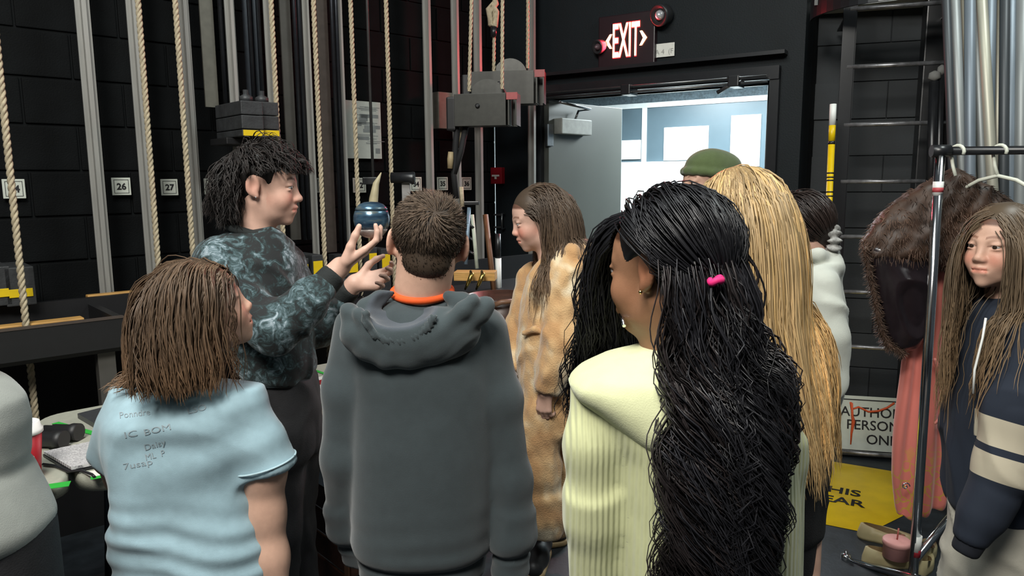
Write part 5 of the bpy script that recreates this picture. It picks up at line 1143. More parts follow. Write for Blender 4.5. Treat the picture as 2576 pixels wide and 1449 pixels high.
# ---------------------------------------------------------------- 4 girl in the tan fleece onesie
def onesie():
    Y = 2.65; q, O = person(1390, Y, 'person in a tan spotted fleece onesie standing sideways and looking down')
    H = Head(at(1353, 550, Y), rot(-98, -15, 0), .95)
    S = Sculpt(); H.build(S, young=1); nb = at(1392, 655, Y); S.cap(H.w((0, -.03, -.045)), nb, .05, .055, .03); S.cap(at(1400, 700, Y-.1), at(1400, 700, Y+.1), .04, .04, .03)
    hw = at(1374, 985, 2.47); S.chain([at(1420, 700, 2.54), at(1400, 850, 2.5), hw], [.035, .032, .027], .03)
    hand(S, hw, (-.12, .05, -1), (.5, .8, 0), (-1, -.2, 0), .86, curl=(35, 45, 35), spread=2, thumb=(.9, .3, .3))
    skinbody(q, O, H, S, .0036, SKIN2, blush=.35, brow=(.35, .27, .22)); H.eyes(q, O, '#3a2c24', (0, -.5))
    T = Sculpt(); T.add(loftf(rowspx(Y, [(640, 1372, 1432, .07), (665, 1345, 1465, .10), (700, 1325, 1480, .135), (780, 1306, 1487, .15), (860, 1302, 1488, .15), (930, 1304, 1486, .15), (1000, 1312, 1480, .15), (1070, 1318, 1476, .15)], .14)), .02)
    conepx(T, [(1428, 690, 2.53, 44), (1412, 850, 2.48, 44), (1392, 930, 2.47, 38), (1376, 985, 2.47, 31)], .025); conepx(T, [(1340, 700, 2.78, 40), (1300, 840, 2.78, 32), (1285, 930, 2.72, 24)], .025)
    conepx(T, [(1362, 1040, Y-.07, 58), (1352, 1180, Y-.08, 52), (1368, 1290, Y-.07, 54), (1372, 1338, Y-.07, 46)], .03); conepx(T, [(1430, 1040, Y+.07, 52), (1425, 1180, Y+.07, 46), (1412, 1290, Y+.05, 44), (1405, 1335, Y+.05, 40)], .03)
    T.ell(at(1437, 650, Y), (.08, .12, .05), None, .04); T.chain([at(1405, 655, Y-.09), at(1440, 632, Y-.11), at(1468, 645, Y-.08), at(1484, 672, Y)], [.014, .02, .024, .02], .03)
    pk = [at(1330, 825, Y-.17), at(1350, 830, Y-.17)]
    def fold(V): return ridge(wob(V, 4, 51))*.009+wob(V, 26, 52, 8)*.0016
    m = bpy.data.materials.new('tan_teddy_fleece'); m.use_nodes = True; nt = m.node_tree; b = nt.nodes['Principled BSDF']; b.inputs['Roughness'].default_value = 1; b.inputs['Sheen Weight'].default_value = .3
    tc = nt.nodes.new('ShaderNodeTexCoord'); n1 = nt.nodes.new('ShaderNodeTexNoise'); n1.inputs['Scale'].default_value = 8.5; n1.inputs['Detail'].default_value = 2; n2 = nt.nodes.new('ShaderNodeTexNoise'); n2.inputs['Scale'].default_value = 190; n2.inputs['Detail'].default_value = 3
    rp = nt.nodes.new('ShaderNodeValToRGB'); cr = rp.color_ramp; cr.elements[0].position = .40; cr.elements[0].color = (*lin('#b98f62'), 1); cr.elements[1].position = .68; cr.elements[1].color = (*lin('#dfcfb0'), 1); e = cr.elements.new(.55); e.color = (*lin('#caa678'), 1)
    bp = nt.nodes.new('ShaderNodeBump'); bp.inputs['Strength'].default_value = .45; bp.inputs['Distance'].default_value = .006
    for a, b_ in ((tc.outputs['Object'], n1.inputs[0]), (tc.outputs['Object'], n2.inputs[0]), (n1.outputs['Fac'], rp.inputs[0]), (rp.outputs[0], b.inputs['Base Color']), (n2.outputs['Fac'], bp.inputs['Height']), (bp.outputs[0], b.inputs['Normal'])): nt.links.new(a, b_)
    put('fleece_onesie', T, .0075, m, q, O, fold=fold)
    PK = Sculpt(); a, b2 = at(1322, 832, Y-.165), at(1372, 850, Y-.17); PK.chain([at(1318, 838, Y-.12), at(1345, 828, Y-.15), at(1372, 838, Y-.15), at(1382, 900, Y-.155), at(1384, 925, Y-.155)], [.010, .011, .011, .009, .008], .01); put('pocket_edge', PK, .006, m, q, O)
    m_sole = mat('tan_sole', '#b59a70', .6)
    for x, y_, dy, ang in ((1362, 1418, -.06, -.3), (1405, 1384, .05, -1.4)):
        p = onz(x, y_, 0); Sx = Sculpt(); d = np.array([math.sin(ang)*.6, -abs(math.cos(ang)), 0]); p0 = np.array([p[0], p[1]+.06, .055]); d = nrm(d)
        Sx.cap(p0, p0+d*.10-Zv*.008, .044, .042, .03); Sx.cap(p0+d*.1-Zv*.008, p0+d*.17-Zv*.016, .042, .034, .03); Sx.cap(p0, p0+Zv*.05, .04, .036, .02); o = put('shoe', Sx, .006, m_shoeb, q, O)
        Sb = Sculpt(); Sb.cap(p0-Zv*.04, p0+d*.16-Zv*.04, .045, .04, .02); Sb.sub((lambda X, Y_, Z, zc=.026: zc-Z+0*X+0*Y_, p0-.3, p0+.3), .003); Sb.sub((lambda X, Y_, Z: Z+0*X+0*Y_, p0-.3, p0+.3), .003); put('sole', Sb, .006, m_sole, o, O)
    Sk = Sculpt(); p = onz(1362, 1418, 0); Sk.cap(np.array([p[0], p[1]+.06, .1]), np.array([p[0]-.005, p[1]+.05, .22]), .034, .036, .02); put('sock', Sk, .006, mat('mauve_sock', '#8a6a78', .9), q, O)
    coll = H.skull()+[capf(H.w((0, -.03, -.05)), nb, .05, .055), loftf(rowspx(Y, [(640, 1372, 1432, .08), (665, 1345, 1465, .11), (700, 1325, 1480, .145), (780, 1306, 1487, .16), (860, 1302, 1488, .16)], .15)), ellf(at(1437, 645, Y), (.085, .12, .055))]
    N = 1700; rt = scalp(H, N, front=.052, side=-.006, back=-.075, seed=61); rg = np.random.default_rng(62)
    d = np.stack([np.sign(rt[:, 0])*.45, -1.0+0*rt[:, 0], .3-2*np.abs(rt[:, 0])], 1); d /= np.linalg.norm(d, axis=1, keepdims=True); d = d@H.R.T
    st = grow(H.wn(rt), d, 20, .019*rg.uniform(.85, 1.05, N), coll, rg.uniform(.006, .022, N), grav=.38, stiff=.72, seed=63, jit=.02)
    lp = H.l(st.reshape(-1, 3)).reshape(st.shape); bad = (((lp[..., 1] > .050) & (lp[..., 2] < .034) | (lp[..., 1] > .030) & (lp[..., 2] < .004)) & (lp[..., 2] > -.10)).any(1); st = st[~bad]; N = len(st)
    st = waves(clumped(st, 14, .2), .004, .16, 64, clump=14, ramp=.8, rnd=.6); t = np.linspace(0, 1, st.shape[1])
    sh = tones(N, 65, .75, 1.25, 14)[:, None, :]*(1+1.6*np.clip(t-.35, 0, 1)[None, :, None]*np.array([1.2, 1.0, .7])[None, None])
    C = Sculpt(); C.add(H.E((0, -.016, .037), (.0815, .101, .0895)), .01); C.add(H.E((0, -.06, -.03), (.062, .058, .075)), .03); C.sub(H.E((0, .088, -.035), (.085, .085, .082)), .01); C.sub(H.E((-.085, .01, -.02), (.02, .03, .04)), .01); C.sub(H.E((.085, .01, -.02), (.02, .03, .04)), .01)
    hair_obj('hair', [base_cap(C, .006, (.7, .7, .7)), strand_mesh(st, .0019, .55, .6, sh, 66, sides=3)], hairmat('ash_brown_hair', (.095, .066, .046), .36), q, O)
onesie()

# ---------------------------------------------------------------- 5 girl with long black curls
def curls():
    Y = 1.13; q, O = person(1720, Y, 'person in a pale yellow ribbed sweater with a pink hair tie, seen from behind')
    H = Head(at(1672, 678, Y), rot(-48, -6, 2), .90)
    S = Sculpt(); H.build(S, young=1); nb = at(1700, 870, Y+.01); S.cap(H.w((0, -.03, -.045)), nb, .05, .055, .03); S.cap(at(1540, 990, Y), at(1900, 990, Y), .035, .035, .03)
    skinbody(q, O, H, S, .0034, SKIN3, lip=(1, .55, .5), blush=.1, brow=(.1, .08, .08)); H.eyes(q, O, '#1c120c')
    obj('earring', lathe([(.001, -.003), (.0035, 0), (.001, .003)], 8), mat('gold', (.8, .6, .25), .2, metal=1), q).location = H.w((-.086, -.004, -.032))-O
    trows = rowspx(Y, [(862, 1610, 1830, .05), (885, 1560, 1870, .07), (920, 1490, 1930, .09), (965, 1450, 1970, .10), (1030, 1480, 1985, .115), (1120, 1530, 1990, .125), (1250, 1545, 2000, .13), (1380, 1550, 2000, .13), (1500, 1560, 2000, .13)], .12)
    T = Sculpt(); T.add(loftf(trows), .02)
    conepx(T, [(1492, 985, Y, 62), (1487, 1120, Y-.02, 72), (1490, 1300, Y-.02, 72), (1498, 1490, Y, 66)], .025); conepx(T, [(1945, 985, Y+.02, 55), (1972, 1150, Y+.03, 52), (1965, 1490, Y+.05, 50)], .025)
    def fold(V): return wob(V, 2.2, 71, asp=(1, 1, .4))*.0022
    m = mat('pale_yellow_knit', '#bfc295', .9, var=.05, scale=30, bump=.25, bscale=420, sheen=.25); nt = m.node_tree; wv_ = nt.nodes.new('ShaderNodeTexWave'); wv_.inputs['Scale'].default_value = 36; wv_.inputs['Distortion'].default_value = .6; bp_ = nt.nodes.new('ShaderNodeBump'); bp_.inputs['Strength'].default_value = .5; bp_.inputs['Distance'].default_value = .004; nt.links.new(nt.nodes['Texture Coordinate'].outputs['Object'], wv_.inputs[0]); nt.links.new(wv_.outputs['Fac'], bp_.inputs['Height']); nt.links.new(bp_.outputs[0], nt.nodes['Principled BSDF'].inputs['Normal'])
    put('sweater', T, .0052, m, q, O, fold=fold)
    C = Sculpt(); C.add(loftf([(z, cx, cy, rx*k, ry*k+.002) for (z, cx, cy, rx, ry), k in zip(rowspx(Y, [(868, 1600, 1840, .062), (895, 1540, 1890, .085), (930, 1455, 1950, .106), (958, 1430, 1985, .112), (985, 1445, 1985, .118), (1030, 1500, 1960, .128), (1070, 1550, 1930, .135), (1105, 1610, 1880, .137)], .12), (1.0,)*8)]), .01); put('collar_flap', C, .006, mat('pale_yellow_collar', '#d0d3a8', .9, var=.04, bump=.15, bscale=420, sheen=.25), q, O, fold=lambda V: ridge(wob(V, 5, 74))*.003)
    J = Sculpt(); z = .75; J.add(loftf([(z-.2, O[0], Y, .15, .12), (z+.14, at(1780, 1500, Y)[0], Y, .15, .115)]), .02); legs(J, Y, O[0]-.03, O[0]+.11, z-.1, O[0]-.03, O[0]+.12); put('jeans', J, .012, mat('light_blue_jeans', (.13, .19, .25), .8), q, O); boots(q, O, (O[0]-.03, O[0]+.12), Y, -.6, m_shoeb)
    # hair
    rg = np.random.default_rng(72); mh = hairmat('glossy_black_hair', (.010, .010, .012), .30)
    coll = H.skull()+[capf(H.w((0, -.03, -.05)), nb, .05, .055), loftf([(a, b, c, d+.012, e+.012) for a, b, c, d, e in trows])]
    tie = at(1800, 706, Y-.07)
    # a) crown hair combed back to the tie
    N = 2000; rt = scalp(H, N, front=.050, side=.012, back=.0, seed=73, cond=lambda p: p[:, 2] > .002-.25*np.maximum(-p[:, 1]-.02, 0)); W = H.wn(rt); n = 12
    tt_ = np.linspace(0, 1, n); st = W[:, None, :]*(1-tt_[None, :, None])+tie[None, None]*tt_[None, :, None]; lift = rg.uniform(.010, .030, N)
    flat_ = st.reshape(-1, 3); off = (lift[:, None]*(np.sin(np.pi*np.clip(tt_*.9+.08, 0, 1))**.6)[None]).ravel()
    E0 = [H.E((0, -.018, .035), (.075, .094, .082))]
    for _ in range(3):
        s = collide(E0, flat_)-off; mm = s < 0; qv = flat_[mm]; e = .003; gr = np.stack([collide(E0, qv+np.eye(3)[k]*e)-collide(E0, qv-np.eye(3)[k]*e) for k in range(3)], 1); gr /= np.linalg.norm(gr, axis=1, keepdims=True); flat_[mm] = qv-gr*s[mm][:, None]
    st = flat_.reshape(st.shape); st = st+rg.normal(size=(N, 1, 3))*.0015; lp = H.l(st.reshape(-1, 3)).reshape(st.shape); bad = ((lp[..., 0] < -.05) & (lp[..., 1] > -.034) & (lp[..., 1] < .03) & (lp[..., 2] < .028)).any(1) | ((lp[..., 0] < -.01) & (lp[..., 1] > .015) & (lp[..., 2] < .030)).any(1); st = st[~bad]; N = len(st)
    A = strand_mesh(st, .0017, .8, .6, tones(N, 75, .7, 1.5, 10), 76, sides=3)
    # b) long waves down the back
    N2 = 2350; rt2 = scalp(H, N2, front=.2, side=-.01, back=-.065, seed=77, cond=lambda p: (p[:, 1] < .0) & (p[:, 2] < .05)); d = np.stack([rt2[:, 0]*4, -.6+0*rt2[:, 0], -.5+0*rt2[:, 0]], 1); d /= np.linalg.norm(d, axis=1, keepdims=True); d = d@H.R.T
    cxh = at(1782, 1000, Y-.17)[0]; pull = lambda P, i: np.array([.0, -.02, -1.0])[None]+(np.sign(cxh-P[:, 0])*np.clip((np.abs(cxh-P[:, 0])-.075)*9, 0, 1.3))[:, None]*np.array([1, 0, 0])[None]*(.2+.8*(i > 5))
    st2 = grow(H.wn(rt2), d, 31, .0204*rg.uniform(.70, 1.04, N2), coll, rg.uniform(.004, .042, N2), grav=.40, stiff=.72, pull=pull, seed=78, jit=.03)
    lp = H.l(st2.reshape(-1, 3)).reshape(st2.shape); bad = ((lp[..., 0] < -.03) & (lp[..., 1] > -.034) & (lp[..., 2] > -.13)).any(1) | ((lp[..., 1] > .03) & (lp[..., 2] > -.12)).any(1); bad |= (st2[..., 0] > at(2020, 1000, Y-.17)[0]).any(1); st2 = st2[~bad]; N2 = len(st2)
    st2 = waves(clumped(st2, 30, .42), .024, .14, 79, clump=30, ramp=.35, rnd=.3)
    Bm = strand_mesh(st2, .0021, .45, .6, tones(N2, 80, .7, 2.4, 30, (1.25, 1.0, .85), .4), 81, sides=3)
    # c) tail below the tie
    N3 = 380; r3 = tie[None]+rg.normal(size=(N3, 3))*.008; d3 = np.array([.1, -.6, -.6])[None]+rg.normal(size=(N3, 3))*.25; d3 /= np.linalg.norm(d3, axis=1, keepdims=True)
    st3 = grow(r3, d3, 22, .024*rg.uniform(.6, 1.05, N3), coll, rg.uniform(.02, .065, N3), grav=.35, stiff=.75, pull=pull, seed=82, jit=.03); st3 = st3[~(st3[..., 0] > at(2015, 1000, Y-.17)[0]).any(1)]; N3 = len(st3); st3 = waves(clumped(st3, 16, .4), .018, .11, 83, clump=16, ramp=.4, rnd=.4)
    Cm = strand_mesh(st3, .0016, .45, .6, tones(N3, 84, .6, 1.6, 16), 85, sides=3)
    # d) front locks beyond the face
    N4 = 700; rt4 = scalp(H, N4, front=.045, side=.0, back=.2, seed=86, cond=lambda p: (p[:, 1] > .03) & (p[:, 0] > -.03)); d4 = np.stack([.15+0*rt4[:, 0], .9+0*rt4[:, 0], -.2+0*rt4[:, 0]], 1)@H.R.T
    st4 = grow(H.wn(rt4), d4, 17, .0245*rg.uniform(.8, 1.05, N4), H.skull()+coll[2:], rg.uniform(.012, .042, N4), grav=.4, stiff=.7, pull=lambda P, i: np.array([-.03, .1, -1.])[None], seed=87, jit=.02); lp = H.l(st4.reshape(-1, 3)).reshape(st4.shape); st4 = st4[~(((lp[..., 0] < -.038) & (lp[..., 2] > -.12)) | ((lp[..., 0] < .005) & (lp[..., 1] < .098) & (lp[..., 2] < .03) & (lp[..., 2] > -.11))).any(1)]; N4 = len(st4); st4 = waves(clumped(st4, 14, .4), .008, .14, 88, clump=14, ramp=.6); lp = H.l(st4.reshape(-1, 3)).reshape(st4.shape); st4 = st4[~((lp[..., 0] < .008) & (lp[..., 1] < .100) & (lp[..., 2] < .035) & (lp[..., 2] > -.11)).any(1)]; N4 = len(st4)
    Dm = strand_mesh(st4, .002, .45, .6, tones(N4, 89, .6, 1.4, 14), 90, sides=3)
    K = Sculpt(); K.add(H.E((0, -.017, .037), (.0815, .101, .0895)), .01); K.add(H.E((0, -.075, -.01), (.060, .05, .06)), .03); K.sub(H.E((0, .09, -.03), (.09, .08, .088)), .01); K.sub(H.E((-.085, .004, -.012), (.03, .034, .042)), .008)
    bk = [at(1750, 790, Y+.01), at(1770, 900, Y-.02), at(1790, 1100, Y-.07), at(1800, 1250, Y-.07)]; K.chain([H.w((0, -.065, -.03))]+bk, [.045, .045, .06, .075, .05], .04)
    hair_obj('hair', [base_cap(K, .007, (.5, .5, .5)), A, Bm, Cm, Dm], mh, q, O)
    bm = bmesh.new(); g = at(1801, 706, Y-.125)
    ring = [g-O+np.array([.0072*math.cos(t), .0072*math.sin(t), .002*math.cos(t)+.0015*math.sin(3*t)]) for t in np.linspace(0, 2*np.pi, 17)]
    obj('hair_tie', tube(ring, .0052, 8), mat('magenta_elastic', '#d31e6c', .7), q)
    obj('necklace', tube([p-O for p in (at(1560, 790, Y+.02), at(1566, 800, Y), at(1570, 820, Y-.02))], .003, 6), m_chrome, q)
curls()

# ---------------------------------------------------------------- 6 blonde girl in black
def blonde():
    Y = 1.52; q, O = person(1950, Y, 'person in a black top seen from behind, just beyond the yellow sweater')
    H = Head(at(1852, 566, Y), rot(-28, -4, -3), .95)
    S = Sculpt(); H.build(S); nb = at(1905, 750, Y); S.cap(H.w((0, -.03, -.045)), nb, .05, .055, .03); S.cap(at(1830, 830, Y), at(2010, 830, Y), .035, .035, .03)
    S.chain([at(2020, 840, Y), at(2036, 1060, Y), at(2036, 1260, Y-.02), at(2036, 1440, Y-.06)], [.034, .032, .029, .022], .03); hand(S, at(2036, 1440, Y-.06), (0, -.1, -1), (-1, 0, 0), (0, 1, 0), .9)
    skinbody(q, O, H, S, .005, SKIN)
    tr = rowspx(Y, [(745, 1870, 1960, .055), (775, 1815, 2010, .08), (820, 1780, 2045, .10), (900, 1780, 2050, .12), (1050, 1790, 2045, .125), (1200, 1790, 2045, .125), (1340, 1790, 2040, .12)], .11)
    T = Sculpt(); T.add(loftf(tr), .02); conepx(T, [(2015, 835, Y, 48), (2036, 1030, Y, 42), (2040, 1180, Y-.01, 40), (2036, 1345, Y-.04, 34)], .03); conepx(T, [(1815, 835, Y, 46), (1800, 1030, Y, 42), (1800, 1250, Y, 36)], .03)
    put('top', T, .009, mat('black_cotton', (.008, .008, .009), .9, bump=.2, bscale=300), q, O, fold=lambda V: ridge(wob(V, 5, 91))*.005)
    J = Sculpt(); z = at(1920, 1340, Y)[2]; xh = at(1895, 1330, Y)[0]; J.add(loftf([(z-.25, xh-.01, Y, .135, .12), (z+.05, xh, Y, .13, .115)]), .02); legs(J, Y, xh-.07, xh+.06, z-.15, xh-.075, xh+.06); put('trousers', J, .012, m_dark, q, O); boots(q, O, (xh-.075, xh+.06), Y, -.3, m_shoeb)
    coll = H.skull()+[capf(H.w((0, -.03, -.05)), nb, .05, .055), loftf([(a, b, c, d+.01, e+.01) for a, b, c, d, e in tr])]
    rg = np.random.default_rng(92); N = 2800; rt = scalp(H, N, front=.062, side=-.01, back=-.075, seed=93)
    d = rt-np.array([.0, .03, .125]); d[:, 2] = 0; d = d*10+np.array([0, -.25, .15]); d /= np.linalg.norm(d, axis=1, keepdims=True); d = d@H.R.T
    pull = lambda P, i: np.array([.05+.14*(i > 6), -.04, -1.0])[None]+np.clip((at(1985, 850, Y-.1)[0]-P[:, 0])*1.2, -.3, .1)[:, None]*np.array([1, 0, 0])[None]*(i > 8)
    st = grow(H.wn(rt), d, 17, .0330*rg.uniform(.70, 1.02, N), coll, rg.uniform(.005, .014, N), grav=.60, stiff=.55, pull=pull, seed=94, jit=.012)
    lp = H.l(st.reshape(-1, 3)).reshape(st.shape); bad = ((lp[..., 1] > .05) & (lp[..., 2] < .04) & (lp[..., 2] > -.1)).any(1) & (rg.uniform(size=N) < .6); st = st[~bad]; N = len(st)
    st = waves(clumped(st, 18, .2), .004, .2, 95, clump=18, ramp=.8, rnd=.6); t = np.linspace(0, 1, st.shape[1])
    sh = tones(N, 96, .62, 1.35, 18, (1.25, 1.2, 1.05), .3)[:, None, :]*(.80+.55*np.clip(t*1.6, 0, 1)[None, :, None]*np.array([1.0, .9, .75])[None, None])
    K = Sculpt(); K.add(H.E((0, -.016, .037), (.0815, .101, .0895)), .01); K.add(H.E((0, -.055, -.04), (.066, .056, .08)), .03); K.sub(H.E((0, .09, -.03), (.08, .08, .088)), .01); K.chain([H.w((0, -.05, -.06)), at(1915, 740, Y-.03), at(1950, 850, Y-.06)], [.055, .05, .05], .04)
    hair_obj('hair', [base_cap(K, .007, (.6, .55, .5)), strand_mesh(st, .0020, .5, .6, sh, 97, sides=3)], hairmat('honey_blonde_hair', (.44, .315, .165), .40), q, O)
blonde()

# ---------------------------------------------------------------- 7 person in the olive beanie
def beanie():
    Y = 2.95; q, O = person(1810, Y, 'person in an olive green beanie standing in front of the bright doorway')
    H = Head(at(1776, 462, Y), rot(-110, 0, 0), 1.0); S = Sculpt(); H.build(S); nb = at(1810, 560, Y); S.cap(H.w((0, -.03, -.045)), nb, .055, .06, .03)
    skinbody(q, O, H, S, .005, SKIN, brow=(.25, .2, .18)); H.eyes(q, O, '#2a211c')
    K = Sculpt(); K.add(H.E((0, -.02, .062), (.088, .108, .076)), .02); K.add(H.E((0, -.085, .068), (.075, .058, .045)), .03); K.chain([H.w((.08*math.sin(a)*1.06, -.018+.108*math.cos(a), .037+.012*math.cos(a))) for a in np.linspace(0, 2*np.pi, 17)], [.014]*17, .012); K.sub((lambda x, y, z, H=H: ((z-H.c[2])-.022)+0*x+0*y, H.c-.2, H.c+np.array([.2, .2, .03])), .006)
    put('beanie', K, .006, mat('olive_knit', '#4c5a34', .95, var=.1, bump=.3, bscale=300, sheen=.3), q, O)
    T = Sculpt(); T.add(loftf(rowspx(Y, [(555, 1785, 1840, .06), (590, 1740, 1880, .09), (640, 1725, 1895, .11), (760, 1730, 1890, .12), (900, 1735, 1885, .12)], .11)), .02); conepx(T, [(1745, 610, Y, 30), (1735, 720, Y, 26), (1740, 860, Y, 20)], .03); conepx(T, [(1880, 610, Y, 30), (1890, 720, Y, 26), (1888, 860, Y, 20)], .03)
    put('jacket', T, .012, mat('grey_jacket', (.06, .06, .06), .9), q, O); J = Sculpt(); z = at(1810, 890, Y)[2]; J.add(loftf([(z-.15, O[0], Y, .15, .11), (z+.04, O[0], Y, .14, .11)]), .02); legs(J, Y, O[0]-.07, O[0]+.07, z-.1, O[0]-.08, O[0]+.08); put('trousers', J, .014, m_dark, q, O); boots(q, O, (O[0]-.08, O[0]+.08), Y, math.pi, m_shoeb)
beanie()

# ---------------------------------------------------------------- 8 dark bun and white hoodie
def bun():
    Y = 2.15; q, O = person(2040, Y, 'person in a white hoodie with a grey scrunchie, turned to the left')
    H = Head(at(2000, 578, Y), rot(-72, -3, 0), .88); S = Sculpt(); H.build(S); nb = at(2040, 670, Y); S.cap(H.w((0, -.03, -.045)), nb, .052, .058, .03)
    hp = at(2040, 1160, Y-.1); skinbody(q, O, H, S, .0045, SKIN2, blush=.3); H.eyes(q, O)
    obj('earring', lathe([(.001, -.006), (.003, 0), (.001, .003)], 8), m_chrome, q).location = H.w((-.086, -.004, -.036))-O
    T = Sculpt(); tr = rowspx(Y, [(650, 2000, 2080, .07), (690, 1965, 2095, .11), (760, 1945, 2102, .14), (850, 1935, 2106, .15), (960, 1935, 2096, .15), (1050, 1940, 2074, .15), (1130, 1950, 2050, .14)], .13); T.add(loftf(tr), .02)
    conepx(T, [(2070, 715, Y-.12, 42), (2092, 850, Y-.15, 40), (2080, 960, Y-.16, 38), (2054, 1065, Y-.16, 38), (2032, 1155, Y-.14, 30)], .025)
    T.ell(at(2062, 668, Y-.0), (.05, .1, .032), None, .03); T.chain([at(2022, 640, Y-.07), at(2060, 640, Y-.09), at(2086, 655, Y-.06), at(2090, 680, Y)], [.012, .016, .018, .016], .02)
    put('hoodie', T, .0075, mat('white_hoodie', '#b9bdb4', .9, var=.04, bump=.15, bscale=500, sheen=.2), q, O, fold=lambda V: ridge(wob(V, 4, 101))*.010)
    J = Sculpt(); z = at(2010, 1120, Y)[2]; J.add(loftf([(z-.2, O[0]-.09, Y, .09, .13), (z+.05, at(1988, 1110, Y)[0], Y, .085, .13)]), .02); legs(J, Y, O[0]-.10, O[0]-.07, z-.15, O[0]-.10, O[0]-.08, .09); put('trousers', J, .012, m_dark, q, O); boots(q, O, (O[0]-.10, O[0]-.08), Y, -1.5, m_shoeb, (-.09, .09))
    tie = at(2080, 604, Y-.035); rg = np.random.default_rng(102)
    N = 1200; rt = scalp(H, N, front=.058, side=.012, back=-.06, seed=103); W = H.wn(rt); n = 12; tt_ = np.linspace(0, 1, n); st = W[:, None]*(1-tt_[None, :, None])+tie[None, None]*tt_[None, :, None]; fl_ = st.reshape(-1, 3); off = (rg.uniform(.006, .018, N)[:, None]*np.sin(np.pi*np.clip(tt_*.9+.08, 0, 1))[None]).ravel(); E0 = [H.E((0, -.018, .035), (.075, .094, .082))]
    for _ in range(3):
        s = collide(E0, fl_)-off; mm = s < 0; qv = fl_[mm]; e = .003; gr = np.stack([collide(E0, qv+np.eye(3)[k]*e)-collide(E0, qv-np.eye(3)[k]*e) for k in range(3)], 1); gr /= np.linalg.norm(gr, axis=1, keepdims=True); fl_[mm] = qv-gr*s[mm][:, None]
    K = Sculpt(); K.add(H.E((0, -.022, .038), (.080, .100, .087)), .01); K.add(H.E((0, -.075, -.01), (.055, .045, .05)), .03); K.sub(H.E((0, .09, -.035), (.09, .085, .088)), .01); K.sub(H.E((-.085, .008, -.014), (.03, .036, .044)), .008); K.sub(H.E((.085, .008, -.014), (.03, .036, .044)), .008)
    K.ell(tie+np.array([.012, 0, -.006]), (.026, .03, .028), None, .01)
    hair_obj('hair', [base_cap(K, .006, (.7, .7, .7)), strand_mesh(fl_.reshape(st.shape), .0017, .8, .6, tones(N, 104, .7, 1.6, 10), 105, sides=3)], hairmat('dark_brown_hair', (.022, .015, .013), .34), q, O)
    c = tie+np.array([.004, 0, -.004]); K = Sculpt(); K.chain([c+np.array([.006*math.cos(t)+.008, .038*math.cos(t), .036*math.sin(t)]) for t in np.linspace(0, 2*np.pi, 21)], [.0125]*21, .01)
    put('scrunchie', K, .004, mat('grey_white_scrunchie', '#8f8f8c', .9, var=.5, scale=90), q, O, fold=lambda V: .006*np.sin(np.arctan2(V[:, 2]-c[2], V[:, 1]-c[1])*13))
bun()

